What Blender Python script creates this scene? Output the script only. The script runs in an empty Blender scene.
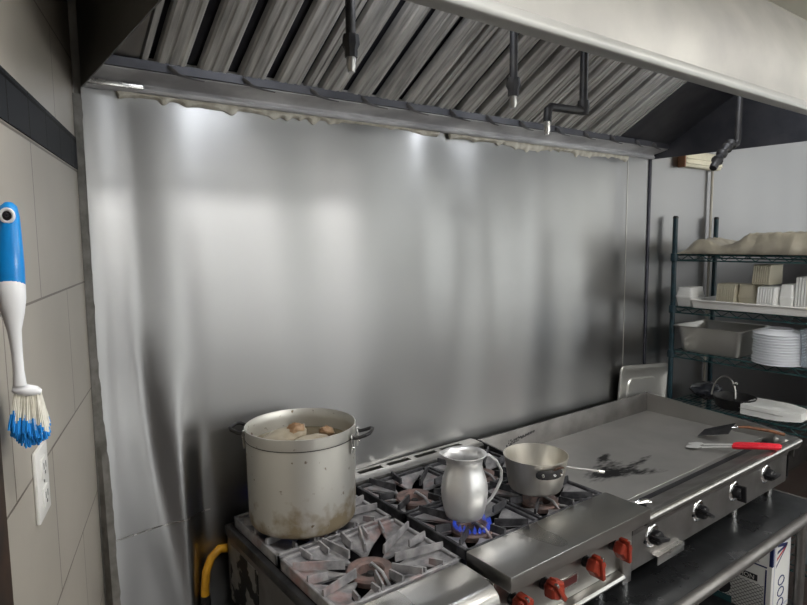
import bpy, bmesh, math, random
from mathutils import Vector, Matrix, noise
R = math.radians
random.seed(7)
sc = bpy.context.scene
COL = sc.collection
ORG = {}

# ------------------------------------------------------------------ materials
def nd(nt, t, **kw):
    n = nt.nodes.new(t)
    for k, v in kw.items():
        if k in n.inputs: n.inputs[k].default_value = v
        else: setattr(n, k, v)
    return n
def base(name):
    m = bpy.data.materials.new(name); m.use_nodes = True
    nt = m.node_tree; nt.nodes.clear()
    out = nt.nodes.new('ShaderNodeOutputMaterial'); b = nt.nodes.new('ShaderNodeBsdfPrincipled')
    nt.links.new(b.outputs[0], out.inputs[0]); return m, nt, b
def c4(c): return (c[0], c[1], c[2], 1)
def mat(name, c1, c2=None, rough=.5, metal=0, scale=12, stretch=(1, 1, 1), detail=4, lo=.35, hi=.65, rough2=None,
        bump=0, bscale=None, coat=0, alpha=1, trans=0, emit=None, estr=0, ior=1.45, third=None, tscale=5, tlo=.55, thi=.6):
    m, nt, b = base(name)
    b.inputs['Metallic'].default_value = metal; b.inputs['Roughness'].default_value = rough
    b.inputs['Base Color'].default_value = c4(c1); b.inputs['IOR'].default_value = ior
    b.inputs['Coat Weight'].default_value = coat; b.inputs['Alpha'].default_value = alpha
    b.inputs['Transmission Weight'].default_value = trans
    if emit: b.inputs['Emission Color'].default_value = c4(emit); b.inputs['Emission Strength'].default_value = estr
    tc = nd(nt, 'ShaderNodeTexCoord'); mp = nd(nt, 'ShaderNodeMapping'); mp.inputs['Scale'].default_value = stretch
    nt.links.new(tc.outputs['Object'], mp.inputs[0])
    if c2:
        n = nd(nt, 'ShaderNodeTexNoise', Scale=scale, Detail=detail); nt.links.new(mp.outputs[0], n.inputs['Vector'])
        r = nd(nt, 'ShaderNodeMapRange'); r.inputs[1].default_value = lo; r.inputs[2].default_value = hi
        nt.links.new(n.outputs[0], r.inputs[0])
        mx = nd(nt, 'ShaderNodeMix', data_type='RGBA'); mx.inputs[6].default_value = c4(c1); mx.inputs[7].default_value = c4(c2)
        nt.links.new(r.outputs[0], mx.inputs[0]); last = mx.outputs[2]
        if third:
            n3 = nd(nt, 'ShaderNodeTexNoise', Scale=tscale, Detail=5); nt.links.new(mp.outputs[0], n3.inputs['Vector'])
            r3 = nd(nt, 'ShaderNodeMapRange'); r3.inputs[1].default_value = tlo; r3.inputs[2].default_value = thi
            nt.links.new(n3.outputs[0], r3.inputs[0])
            m3 = nd(nt, 'ShaderNodeMix', data_type='RGBA'); m3.inputs[7].default_value = c4(third)
            nt.links.new(last, m3.inputs[6]); nt.links.new(r3.outputs[0], m3.inputs[0]); last = m3.outputs[2]
        nt.links.new(last, b.inputs['Base Color'])
        if rough2 is not None:
            q = nd(nt, 'ShaderNodeMapRange'); q.inputs[3].default_value = rough; q.inputs[4].default_value = rough2
            nt.links.new(r.outputs[0], q.inputs[0]); nt.links.new(q.outputs[0], b.inputs['Roughness'])
    if bump:
        n = nd(nt, 'ShaderNodeTexNoise', Scale=bscale or scale * 3, Detail=3); nt.links.new(mp.outputs[0], n.inputs['Vector'])
        bp = nd(nt, 'ShaderNodeBump', Strength=bump, Distance=.004); nt.links.new(n.outputs[0], bp.inputs['Height'])
        nt.links.new(bp.outputs[0], b.inputs['Normal'])
    return m
def brushed(name, c1, c2, rough, aniso, stretch=(1.2, 1, .3)):
    m, nt, b = base(name)
    b.inputs['Metallic'].default_value = 1
    tc = nd(nt, 'ShaderNodeTexCoord'); mp = nd(nt, 'ShaderNodeMapping'); mp.inputs['Scale'].default_value = stretch
    nt.links.new(tc.outputs['Object'], mp.inputs[0])
    n = nd(nt, 'ShaderNodeTexNoise', Scale=2.2, Detail=0); nt.links.new(mp.outputs[0], n.inputs['Vector'])
    r = nd(nt, 'ShaderNodeMapRange'); r.inputs[1].default_value = 0; r.inputs[2].default_value = 1; nt.links.new(n.outputs[0], r.inputs[0])
    mx = nd(nt, 'ShaderNodeMix', data_type='RGBA'); mx.inputs[6].default_value = c4(c1); mx.inputs[7].default_value = c4(c2)
    nt.links.new(r.outputs[0], mx.inputs[0]); nt.links.new(mx.outputs[2], b.inputs['Base Color'])
    b.inputs['Roughness'].default_value = rough
    b.inputs['Anisotropic'].default_value = aniso
    tg = nd(nt, 'ShaderNodeTangent', direction_type='UV_MAP', uv_map='UVMap'); nt.links.new(tg.outputs[0], b.inputs['Tangent'])
    return m
def tilemat(name, c1, c2, grout, bw, rh, off=(0, 0, 0), mortar=.004, rough=.45, spec=.5, offset=.5):
    m, nt, b = base(name)
    tc = nd(nt, 'ShaderNodeTexCoord'); mp = nd(nt, 'ShaderNodeMapping'); mp.inputs['Location'].default_value = off
    nt.links.new(tc.outputs['UV'], mp.inputs[0])
    br = nd(nt, 'ShaderNodeTexBrick'); br.inputs['Scale'].default_value = 1; br.inputs['Brick Width'].default_value = bw
    br.inputs['Row Height'].default_value = rh; br.inputs['Mortar Size'].default_value = mortar; br.offset = offset
    br.inputs['Color1'].default_value = c4(c1); br.inputs['Color2'].default_value = c4(c2); br.inputs['Mortar'].default_value = c4(grout)
    br.inputs['Mortar Smooth'].default_value = .1
    nt.links.new(mp.outputs[0], br.inputs['Vector'])
    n = nd(nt, 'ShaderNodeTexNoise', Scale=5, Detail=6); nt.links.new(tc.outputs['Object'], n.inputs['Vector'])
    r = nd(nt, 'ShaderNodeMapRange'); r.inputs[3].default_value = .86; r.inputs[4].default_value = 1.08; nt.links.new(n.outputs[0], r.inputs[0])
    mx = nd(nt, 'ShaderNodeMix', data_type='RGBA', blend_type='MULTIPLY'); mx.inputs[0].default_value = 1
    nt.links.new(br.outputs[0], mx.inputs[6]); nt.links.new(r.outputs[0], mx.inputs[7]); nt.links.new(mx.outputs[2], b.inputs['Base Color'])
    b.inputs['Roughness'].default_value = rough; b.inputs['Specular IOR Level'].default_value = spec
    inv = nd(nt, 'ShaderNodeMath', operation='SUBTRACT'); inv.inputs[0].default_value = 1; nt.links.new(br.outputs[1], inv.inputs[1])
    bp = nd(nt, 'ShaderNodeBump', Strength=.5, Distance=.003); nt.links.new(inv.outputs[0], bp.inputs['Height']); nt.links.new(bp.outputs[0], b.inputs['Normal'])
    return m

M = {}
M['sheet'] = brushed('wall sheet steel', (.42, .42, .418), (.33, .33, .335), .32, .7)
M['steel'] = mat('satin steel', (.58, .57, .55), (.46, .45, .43), rough=.24, rough2=.34, metal=1, scale=3.5, detail=2, lo=.2, hi=.8)
M['steel_side'] = mat('dull steel panel', (.30, .29, .28), (.20, .19, .185), rough=.42, rough2=.55, metal=1, scale=7)
M['steel_bright'] = mat('bright steel', (.74, .73, .71), (.6, .59, .57), rough=.2, rough2=.33, metal=1, scale=14)
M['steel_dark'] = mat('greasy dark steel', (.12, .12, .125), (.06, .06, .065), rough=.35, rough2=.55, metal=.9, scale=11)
M['table'] = mat('stained dark steel table top', (.15, .155, .165), (.09, .095, .10), rough=.25, rough2=.42, metal=.9, scale=6)
M['hood'] = mat('painted grey hood steel', (.46, .45, .42), (.39, .38, .36), rough=.5, rough2=.58, metal=.55, scale=5)
M['lip'] = mat('worn light grey lip', (.52, .52, .50), (.42, .42, .41), rough=.5, metal=.5, scale=5, stretch=(.5, 1, 1))
M['hood_in'] = mat('greasy hood interior', (.12, .12, .135), (.075, .077, .09), rough=.45, metal=.6, scale=7)
M['hood_side'] = mat('dull hood end steel', (.14, .135, .12), (.10, .097, .085), rough=.45, metal=.7, scale=4)
M['filter'] = mat('greasy baffle steel', (.86, .84, .80), (.33, .32, .305), rough=.40, rough2=.55, metal=.3, scale=14, stretch=(4, .35, .35), detail=6, lo=.3, hi=.72)
M['filter_dark'] = mat('baffle depth', (.06, .06, .07), (.03, .03, .04), rough=.5, metal=.5, scale=10)
M['alu'] = mat('scuffed aluminium', (.58, .56, .51), (.47, .45, .40), rough=.42, rough2=.5, metal=.85, scale=10, stretch=(1, 1, .6), bump=.05, bscale=60)
M['potside'] = None
M['jug'] = mat('polished aluminium', (.84, .84, .84), (.74, .74, .74), rough=.36, rough2=.46, metal=.8, scale=11, bump=.12, bscale=16)
M['pan'] = mat('sauce pan aluminium', (.70, .69, .65), (.55, .52, .46), rough=.33, rough2=.45, metal=.9, scale=13, stretch=(1, 1, .4))
M['iron'] = mat('black iron', (.022, .022, .025), (.045, .042, .04), rough=.5, metal=.3, scale=30)
M['grate'] = mat('heat bleached cast iron', (.44, .43, .44), (.20, .20, .21), rough=.5, rough2=.62, metal=.35, scale=24, detail=8, lo=.36, hi=.66, bump=.35, bscale=70, third=(.42, .25, .23), tscale=9, tlo=.56, thi=.72)
M['grate_dark'] = mat('sooty cast iron', (.035, .035, .04), (.13, .13, .14), rough=.5, metal=.35, scale=26, detail=8, lo=.45, hi=.75, bump=.3, bscale=70)
M['burner'] = mat('scaled burner iron', (.26, .17, .15), (.15, .12, .115), rough=.7, metal=.2, scale=40, bump=.4, bscale=90)
M['black'] = mat('black pit', (.012, .012, .016), rough=.5, metal=.2)
M['blackplastic'] = mat('black plastic', (.016, .016, .018), rough=.3)
M['red'] = mat('red knob plastic', (.34, .045, .022), (.24, .03, .018), rough=.4, scale=25)
M['redgrip'] = mat('red silicone', (.75, .02, .04), rough=.35, coat=.2)
M['chrome'] = mat('chrome', (.8, .8, .8), rough=.13, metal=1)
M['white'] = mat('white plastic', (.78, .77, .74), rough=.35)
M['shaft'] = mat('white brush plastic', (.83, .84, .86), rough=.3)
M['blue'] = mat('blue rubber grip', (.0, .27, .72), (.0, .22, .62), rough=.35, scale=20, coat=.2)
M['bluedark'] = mat('teal cap', (.01, .12, .22), rough=.4)
M['bristle_w'] = mat('cream bristles', (.80, .78, .70), (.6, .57, .48), rough=.8, scale=60)
M['bristle_b'] = mat('blue bristles', (.02, .28, .75), rough=.7)
M['foam'] = mat('white foam', (.80, .80, .78), rough=.55)
M['foam_beige'] = mat('cream foam', (.52, .48, .37), rough=.6)
M['plate'] = mat('white melamine', (.80, .82, .86), rough=.25)
M['green'] = mat('green epoxy wire', (.025, .085, .085), (.012, .04, .045), rough=.4, scale=30)
M['greenpost'] = mat('dark green post', (.012, .04, .055), (.007, .022, .03), rough=.35, scale=30)
M['bag'] = mat('cloudy plastic film', (.46, .42, .33), (.34, .31, .25), rough=.3, scale=9, bump=.5, bscale=24, coat=.3)
M['caulk'] = mat('old caulk', (.78, .75, .66), (.55, .51, .42), rough=.7, scale=30, bump=.5, bscale=60)
M['caulk_grey'] = mat('grey grout bead', (.19, .18, .165), (.12, .115, .10), rough=.75, scale=30, bump=.6, bscale=50)
M['greasesteel'] = mat('smeared steel trim', (.34, .34, .35), (.16, .16, .18), rough=.32, metal=.9, scale=8, stretch=(.5, 1, 4))
M['flange'] = mat('smeared light steel flange', (.78, .78, .79), (.45, .45, .47), rough=.4, rough2=.5, metal=.25, scale=6, stretch=(1, 1, 4))
M['tile'] = tilemat('beige wall tile', (.42, .385, .335), (.40, .37, .32), (.14, .115, .095), .508, .28, off=(.25, -1.366 + .28 * 5, 0), mortar=.0022, rough=.38)
M['liner'] = tilemat('black glass liner tile', (.016, .018, .022), (.022, .024, .028), (.004, .004, .004), .142, .2, off=(.046, 0, 0), mortar=.003, rough=.5, spec=.04, offset=0)
M['floor'] = tilemat('dark quarry tile', (.05, .032, .028), (.042, .030, .026), (.04, .035, .03), .2, .2, mortar=.008, rough=.4)
M['cream'] = mat('off-white painted wall', (.60, .59, .57), (.53, .52, .50), rough=.6, scale=3)
M['ceil'] = mat('cream ceiling panel', (.78, .74, .62), rough=.8)
M['darkwood'] = mat('dark brown edging', (.055, .032, .022), (.02, .015, .012), rough=.5, scale=18)
M['plaster'] = mat('rough plaster', (.34, .27, .17), (.18, .13, .08), rough=.85, scale=20, bump=.7, bscale=40)
M['galv'] = mat('dark grey conduit', (.09, .09, .11), (.05, .05, .065), rough=.35, metal=.8, scale=10)
M['whitepipe'] = mat('cream conduit', (.50, .47, .41), rough=.45)
M['exit'] = mat('cream fixture plastic', (.88, .84, .68), (.76, .72, .56), rough=.5, scale=14)
M['brown'] = mat('brown end panel', (.22, .10, .05), rough=.5)
M['yellow'] = mat('yellow coated gas hose', (.72, .36, .02), (.5, .24, .02), rough=.35, scale=30)
M['wood'] = mat('worn wooden handle', (.24, .10, .045), (.14, .06, .03), rough=.45, scale=12, stretch=(1, 6, 1))
M['meat'] = mat('browned meat', (.25, .13, .06), (.45, .30, .18), rough=.45, scale=14, bump=.6, bscale=30)
M['bone'] = mat('pale boiled bone', (.52, .47, .37), (.36, .30, .21), rough=.45, scale=16, bump=.4, bscale=30)
M['broth'] = mat('broth', (.18, .14, .08), rough=.08)
M['flame'] = mat('blue gas flame', (.02, .05, .3), rough=1, emit=(.06, .12, .8), estr=.22, alpha=.5)
M['clear'] = mat('clear plastic', (.75, .8, .85), rough=.15, trans=.75, ior=1.3)
M['blackfilm'] = mat('black plastic film', (.02, .022, .03), (.06, .065, .08), rough=.25, scale=14, bump=.7, bscale=20)
M['ink'] = mat('navy print', (.02, .03, .13), rough=.5)
M['inkred'] = mat('red print', (.5, .03, .04), rough=.5)
M['inkblack'] = mat('dark print', (.03, .03, .035), rough=.5)
M['carton'] = mat('white printed carton', (.72, .72, .70), rough=.5)
M['teal'] = mat('dark teal print', (.03, .10, .11), rough=.5)
M['lightpanel'] = mat('lit ceiling diffuser', (1, 1, 1), emit=(1.0, .98, .95), estr=14)
M['lightnear'] = mat('lit near ceiling diffuser', (1, 1, 1), emit=(1.0, .98, .95), estr=40)
M['globe'] = mat('lit hood lamp glass', (1, 1, 1), emit=(.90, .94, 1.0), estr=16)
M['label'] = mat('worn rating plate', (.30, .29, .27), (.22, .215, .2), rough=.45, metal=.5, scale=30, third=(.012, .012, .013), tscale=16, tlo=.50, thi=.53, stretch=(1, 1, 1))
M['sticker'] = mat('white sticker', (.75, .74, .71), rough=.5)
M['glowpanel'] = mat('added glow panel', (1, 1, 1), emit=(.93, .97, .95), estr=1.0)  # emitter for the added panels that brighten the wall sheets

def potmat():
    m, nt, b = base('stockpot aluminium')
    b.inputs['Metallic'].default_value = .8; b.inputs['Roughness'].default_value = .45
    tc = nd(nt, 'ShaderNodeTexCoord'); sp = nd(nt, 'ShaderNodeSeparateXYZ'); nt.links.new(tc.outputs['Object'], sp.inputs[0])
    n = nd(nt, 'ShaderNodeTexNoise', Scale=26, Detail=8); nt.links.new(tc.outputs['Object'], n.inputs['Vector'])
    n2 = nd(nt, 'ShaderNodeTexNoise', Scale=5, Detail=3); nt.links.new(tc.outputs['Object'], n2.inputs['Vector'])
    ad = nd(nt, 'ShaderNodeMath', operation='MULTIPLY_ADD'); nt.links.new(n.outputs[0], ad.inputs[0]); ad.inputs[1].default_value = -.30; nt.links.new(sp.outputs[2], ad.inputs[2])
    ad2 = nd(nt, 'ShaderNodeMath', operation='MULTIPLY_ADD'); nt.links.new(n2.outputs[0], ad2.inputs[0]); ad2.inputs[1].default_value = -.18; nt.links.new(ad.outputs[0], ad2.inputs[2])
    mr = nd(nt, 'ShaderNodeMapRange'); mr.inputs[1].default_value = -.235; mr.inputs[2].default_value = -.15; nt.links.new(ad2.outputs[0], mr.inputs[0])
    cr = nd(nt, 'ShaderNodeMix', data_type='RGBA'); cr.inputs[6].default_value = (.40, .33, .22, 1); cr.inputs[7].default_value = (.70, .69, .645, 1)
    nt.links.new(mr.outputs[0], cr.inputs[0])
    sp3 = nd(nt, 'ShaderNodeTexNoise', Scale=45, Detail=2); nt.links.new(tc.outputs['Object'], sp3.inputs['Vector'])
    ms = nd(nt, 'ShaderNodeMapRange'); ms.inputs[1].default_value = .68; ms.inputs[2].default_value = .74; nt.links.new(sp3.outputs[0], ms.inputs[0])
    c3 = nd(nt, 'ShaderNodeMix', data_type='RGBA'); c3.inputs[7].default_value = (.22, .17, .11, 1)
    nt.links.new(ms.outputs[0], c3.inputs[0]); nt.links.new(cr.outputs[2], c3.inputs[6]); nt.links.new(c3.outputs[2], b.inputs['Base Color'])
    return m
M['potside'] = potmat()
def platemat():
    m, nt, b = base('scraped griddle plate')
    tc = nd(nt, 'ShaderNodeTexCoord')
    def blob(cx, cy, rx, ry, rot):
        mp = nd(nt, 'ShaderNodeMapping', vector_type='TEXTURE'); mp.inputs['Location'].default_value = (cx, cy, 0)
        mp.inputs['Rotation'].default_value = (0, 0, rot); mp.inputs['Scale'].default_value = (rx, ry, 1)
        nt.links.new(tc.outputs['Object'], mp.inputs[0])
        g = nd(nt, 'ShaderNodeTexGradient', gradient_type='SPHERICAL'); nt.links.new(mp.outputs[0], g.inputs[0]); return g.outputs[1]
    def add(a, c):
        k = nd(nt, 'ShaderNodeMath', operation='ADD'); nt.links.new(a, k.inputs[0]); nt.links.new(c, k.inputs[1]); return k.outputs[0]
    s = None
    # positions relative to the griddle's origin (1.968,-.4)
    for bl in ((-.28, -.02, .26, .10, .25), (-.20, -.10, .22, .06, -.5), (-.07, -.05, .18, .035, .1), (-.16, .07, .10, .03, .3)):
        o = blob(*bl); s = o if s is None else add(s, o)
    n = nd(nt, 'ShaderNodeTexNoise', Scale=46, Detail=9); mp = nd(nt, 'ShaderNodeMapping'); mp.inputs['Scale'].default_value = (.6, 1.5, 1)
    nt.links.new(tc.outputs['Object'], mp.inputs[0]); nt.links.new(mp.outputs[0], n.inputs['Vector'])
    ml = nd(nt, 'ShaderNodeMath', operation='MULTIPLY'); nt.links.new(s, ml.inputs[0]); nt.links.new(n.outputs[0], ml.inputs[1])
    mr = nd(nt, 'ShaderNodeMapRange'); mr.inputs[1].default_value = .20; mr.inputs[2].default_value = .42; nt.links.new(ml.outputs[0], mr.inputs[0])
    n2 = nd(nt, 'ShaderNodeTexNoise', Scale=5, Detail=7); nt.links.new(tc.outputs['Object'], n2.inputs['Vector'])
    m1 = nd(nt, 'ShaderNodeMix', data_type='RGBA'); m1.inputs[6].default_value = (.30, .295, .285, 1); m1.inputs[7].default_value = (.50, .49, .475, 1)
    nt.links.new(n2.outputs[0], m1.inputs[0])
    m2 = nd(nt, 'ShaderNodeMix', data_type='RGBA'); m2.inputs[7].default_value = (.02, .02, .022, 1)
    nt.links.new(mr.outputs[0], m2.inputs[0]); nt.links.new(m1.outputs[2], m2.inputs[6]); nt.links.new(m2.outputs[2], b.inputs['Base Color'])
    b.inputs['Metallic'].default_value = .75; b.inputs['Roughness'].default_value = .46
    return m
M['tongsteel'] = mat('bright brushed tongs', (.85, .85, .84), rough=.35, metal=.55)
M['steel_soft'] = mat('soft steel', (.62, .61, .58), rough=.34, metal=.85)
M['griddle'] = platemat()

# ------------------------------------------------------------------ mesh builder
class MB:
    def __init__(s): s.bm = bmesh.new(); s.sharp = True
    def quad(s, *p):
        return s.bm.faces.new([s.bm.verts.new(q) for q in p])
    def box(s, x0, x1, y0, y1, z0, z1, bev=0, seg=2, mtx=None):
        b = bmesh.new(); bmesh.ops.create_cube(b, size=1)
        for v in b.verts: v.co = Vector(((x0 + x1) / 2 + v.co.x * (x1 - x0), (y0 + y1) / 2 + v.co.y * (y1 - y0), (z0 + z1) / 2 + v.co.z * (z1 - z0)))
        if bev: bmesh.ops.bevel(b, geom=b.edges[:], offset=bev, segments=seg, profile=.5, affect='EDGES')
        if mtx: bmesh.ops.transform(b, matrix=mtx, verts=b.verts)
        s.join(b); return s
    def join(s, b):
        m = {}
        for v in b.verts: m[v] = s.bm.verts.new(v.co)
        for f in b.faces:
            try: s.bm.faces.new([m[v] for v in f.verts])
            except ValueError: pass
        b.free()
    def prism(s, poly, axis, a0, a1, bev=0, seg=2, mtx=None):
        # poly: 2-D points in the two other axes (order x,y,z without axis)
        def P(p, a):
            return (a, p[0], p[1]) if axis == 'x' else ((p[0], a, p[1]) if axis == 'y' else (p[0], p[1], a))
        b = bmesh.new()
        A = [b.verts.new(P(p, a0)) for p in poly]; B = [b.verts.new(P(p, a1)) for p in poly]; n = len(poly)
        b.faces.new(A); b.faces.new(B[::-1])
        for i in range(n): b.faces.new([A[i], B[i], B[(i + 1) % n], A[(i + 1) % n]])
        bmesh.ops.recalc_face_normals(b, faces=b.faces)
        if bev: bmesh.ops.bevel(b, geom=b.edges[:], offset=bev, segments=seg, profile=.5, affect='EDGES')
        if mtx: bmesh.ops.transform(b, matrix=mtx, verts=b.verts)
        s.join(b); return s
    def lathe(s, prof, c=(0, 0, 0), n=48, mtx=None, sx=1):
        b = bmesh.new(); rings = []
        for r, z in prof:
            if r < 1e-6: rings.append([b.verts.new((c[0], c[1], c[2] + z))])
            else: rings.append([b.verts.new((c[0] + r * math.cos(2 * math.pi * k / n) * sx, c[1] + r * math.sin(2 * math.pi * k / n), c[2] + z)) for k in range(n)])
        for A, B in zip(rings, rings[1:]):
            for k in range(n):
                k2 = (k + 1) % n
                if len(A) == 1 and len(B) == 1: break
                if len(A) == 1: b.faces.new([A[0], B[k2], B[k]])
                elif len(B) == 1: b.faces.new([A[k], A[k2], B[0]])
                else: b.faces.new([A[k], A[k2], B[k2], B[k]])
        if mtx: bmesh.ops.transform(b, matrix=mtx, verts=b.verts)
        s.join(b); return s
    def tube(s, pts, r, n=10, closed=False, flat=None, up=None):
        pts = [Vector(p) for p in pts]; rings = []; N = len(pts); prev = None
        rr = r if isinstance(r, (list, tuple)) else [r] * N
        for i, p in enumerate(pts):
            a = pts[(i - 1) % N] if (closed or i) else p; c = pts[(i + 1) % N] if (closed or i < N - 1) else p
            t = (c - a).normalized()
            if prev is None:
                u = Vector(up) if up else (Vector((0, 0, 1)) if abs(t.z) < .9 else Vector((1, 0, 0)))
            else: u = prev
            u = (u - t * u.dot(t)).normalized(); prev = u; w = t.cross(u)
            fx, fy = flat if flat else (1, 1)
            rings.append([s.bm.verts.new(p + (u * math.cos(2 * math.pi * k / n) * fx + w * math.sin(2 * math.pi * k / n) * fy) * rr[i]) for k in range(n)])
        for i in range(N - 1 + (1 if closed else 0)):
            A, B = rings[i], rings[(i + 1) % N]
            for k in range(n): s.bm.faces.new([A[k], A[(k + 1) % n], B[(k + 1) % n], B[k]])
        if not closed: s.bm.faces.new(rings[0][::-1]); s.bm.faces.new(rings[-1])
        return s
    def build(s, name, m, parent=None, ang=40, uv=None, origin=None, kind=None, bevel=0):
        bm = s.bm
        o0 = Vector(ORG.get(parent.name, (0, 0, 0))) if parent else Vector(origin or (0, 0, 0))
        if uv:
            l = bm.loops.layers.uv.new('UVMap')
            for f in bm.faces:
                for lp in f.loops: lp[l].uv = uv(lp.vert.co)
        if o0.length: bmesh.ops.translate(bm, verts=bm.verts, vec=-o0)
        bmesh.ops.recalc_face_normals(bm, faces=bm.faces)
        me = bpy.data.meshes.new(name); bm.to_mesh(me); bm.free()
        for p in me.polygons: p.use_smooth = True
        try: me.set_sharp_from_angle(angle=R(ang))
        except Exception: pass
        me.materials.append(M[m] if isinstance(m, str) else m)
        o = bpy.data.objects.new(name, me); COL.objects.link(o)
        if parent: o.parent = parent; ORG[o.name] = ORG.get(parent.name, (0, 0, 0))
        else: o.location = o0; ORG[o.name] = tuple(o0)
        if kind: o['kind'] = kind
        return o
def tag(o, label, cat, group=None):
    o['label'] = label; o['category'] = cat
    if group: o['group'] = group
    return o
def thing(name, loc, label, cat, group=None):
    o = bpy.data.objects.new(name, None); COL.objects.link(o); o.empty_display_size = .05
    o.location = loc; ORG[o.name] = tuple(loc); return tag(o, label, cat, group)
def dup(o, loc, label=None, rot=None):
    r = o.copy(); COL.objects.link(r); r.location = loc
    if rot: r.rotation_euler = rot
    if label: r['label'] = label
    for ch in list(o.children):
        c = ch.copy(); COL.objects.link(c); c.parent = r
        for g in ch.children:
            d = g.copy(); COL.objects.link(d); d.parent = c
    return r
def struct(mb, name, m, **k): return mb.build(name, m, kind='structure', **k)
def arc(c, r, a0, a1, n, pl='xz', y=0):
    out = []
    for i in range(n + 1):
        a = a0 + (a1 - a0) * i / n
        out.append((c[0] + r * math.cos(a), c[1] + r * math.sin(a)))
    return out

# ------------------------------------------------------------------ the room
AW = .3063; SW, CW = math.sin(AW), math.cos(AW)
def wp(s_, z, n=0):          # point on the oblique left wall: s along it from the corner, n out into the room
    return Vector((-SW * s_ + CW * n, -CW * s_ - SW * n, z))
CEIL = 2.85; XR = 5.0; YF = -4.2; XL = -2.6
struct(MB().box(XL, XR, YF, .1, -.06, 0), 'floor', 'floor', uv=lambda c: (c.x, c.y))
struct(MB().box(XL, XR, YF, .1, CEIL, CEIL + .06), 'ceiling', 'ceil')
struct(MB().box(-.3, XR, .012, .1, 0, CEIL), 'wall_back', 'steel_side')
struct(MB().box(XR, XR + .08, YF, .1, 0, CEIL), 'wall_right', 'cream')
struct(MB().box(XL, XR, YF - .08, YF, 0, CEIL), 'wall_front', 'cream')
struct(MB().box(XL - .08, XL, YF, -1.2, 0, CEIL), 'wall_far_left', 'cream')
def wallpiece(s0, s1, z0, z1, n0, n1):
    b = MB(); P = [wp(s0, z0, n0), wp(s1, z0, n0), wp(s1, z0, n1), wp(s0, z0, n1)]
    Q = [Vector((p.x, p.y, z1)) for p in P]
    b.quad(*P); b.quad(*Q)
    for i in range(4): b.quad(P[i], P[(i + 1) % 4], Q[(i + 1) % 4], Q[i])
    bmesh.ops.remove_doubles(b.bm, verts=b.bm.verts, dist=1e-6)
    return b
def wuv(c): return (-(c.x * -SW + c.y * -CW) if False else (-SW * c.x - CW * c.y), c.z)
struct(wallpiece(-.02, .835, 0, CEIL, -.10, 0), 'wall_left', 'tile', uv=wuv)
struct(wallpiece(0, .835, 1.931, 2.01, 0, .003), 'trim_1', 'liner', uv=wuv)
# dark door edging at the free end of the tiled wall, with bare plaster beyond
struct(wallpiece(.835, .90, 0, CEIL, -.10, .004), 'trim_2', 'darkwood')
struct(wallpiece(.90, 1.25, 0, CEIL, -.10, -.01), 'wall_left_far', 'plaster')
def kick(x, z):
    a = max(0, min(1, (.285 - x) / .07)); a = a * a * (3 - 2 * a); q = max(0, 1.42 - z)
    return .075 * a * (q * q / .3 if q < .15 else q - .075)
# grey bead in the corner, ragged
b = MB(); N = 90; prev = None; rr = random.Random(3)
for i in range(N + 1):
    z = .6 + (2.12 - .6) * i / N
    w = .001 + .003 * noise.noise((0, 0, z * 6)) + .004 * noise.noise((3, 1, z * 34)) + .012 * max(0, min(1, (1.45 - z) * 3))
    row = [wp(.014 + .003 * noise.noise((5, 0, z * 9)), z, .001), wp(.012, z, .004), Vector((.010, -.0075, z)), Vector((.016 + w, -.0052, z)), Vector((.016 + w, -.001, z))]
    kk = Vector((0, kick(.05, z), 0)); row = [row[0], row[1], row[2] - kk, row[3] - kk, row[4] - kk]
    row = [b.bm.verts.new(p) for p in row]
    if prev:
        for k in range(4): b.bm.faces.new([prev[k], prev[k + 1], row[k + 1], row[k]])
    prev = row
struct(b, 'trim_3', 'caulk_grey')

# stainless wall sheets, slightly buckled
def G(x, c, w): return math.exp(-((x - c) / w) ** 2)
def buckle(x, z):
    d = 0
    d += .0060 * math.sin(x * 5.1 + .35 * math.sin(z * 2.1) + .6)
    d += .0055 * math.sin(x * 9.7 + .5 * math.sin(z * 1.6 + 1) + 2)
    d += .0018 * math.sin(x * 21 + .8 * math.sin(z * 3.1))
    d += .0030 * noise.noise((x * 2.2, z * 1.1, 4.0))
    d += .0080 * G(x, .27, .035) * G(z, 1.02, .16)          # dent at the sheet's foot
    d -= .0022 * G(x, 1.33, .05) * G(z, 1.83, .035)
    d -= .0020 * G(x, 2.12, .045) * G(z, 1.30, .05)
    d += .010 * G(x - .12 * (1.5 - z), .10, .05) * max(0, min(1, (1.55 - z) * 2.2))
    e = min(1, (x - .02) / .12, (2.43 - x) / .12, (2.2 - z) / .1)
    e = max(0, e); e = e * e * (3 - 2 * e)
    return d * e - kick(x, z)
def sheet(x0, x1, z0, z1, nx, nz, f, y=-.0, t=.0012):
    b = MB(); g = [[b.bm.verts.new((x0 + (x1 - x0) * i / nx, y - .004 + f(x0 + (x1 - x0) * i / nx, z0 + (z1 - z0) * j / nz), z0 + (z1 - z0) * j / nz)) for j in range(nz + 1)] for i in range(nx + 1)]
    for i in range(nx):
        for j in range(nz): b.bm.faces.new([g[i][j], g[i + 1][j], g[i + 1][j + 1], g[i][j + 1]])
    return b
zuv = lambda c: (c.z, c.x)
o = struct(sheet(.018, 2.43, .3, 2.16, 260, 150, buckle), 'wall_back_left', 'sheet', uv=zuv)
o = struct(sheet(2.43, XR, .3, 2.83, 60, 40, lambda x, z: .001 * math.sin(x * 4) - .001), 'wall_back_right', 'sheet', uv=zuv)
# horizontal lap joint low in the left corner
struct(sheet(.03, .30, .942, .9465, 40, 1, lambda x, z: buckle(x, z) - .0016), 'trim_4', 'steel_bright')
# vertical edge joint of the sheets + dark conduit
struct(MB().box(2.428, 2.432, -.006, -.001, .6, 2.15), 'trim_5', 'steel_soft')
o = MB().box(2.612, 2.634, -.0125, -.0055, .0, 2.142, bev=.003).build('corner_post', 'galv', origin=(2.623, -.012, 0)); tag(o, 'dark upright steel post at the right end of the buckled wall sheet', 'post')

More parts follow.
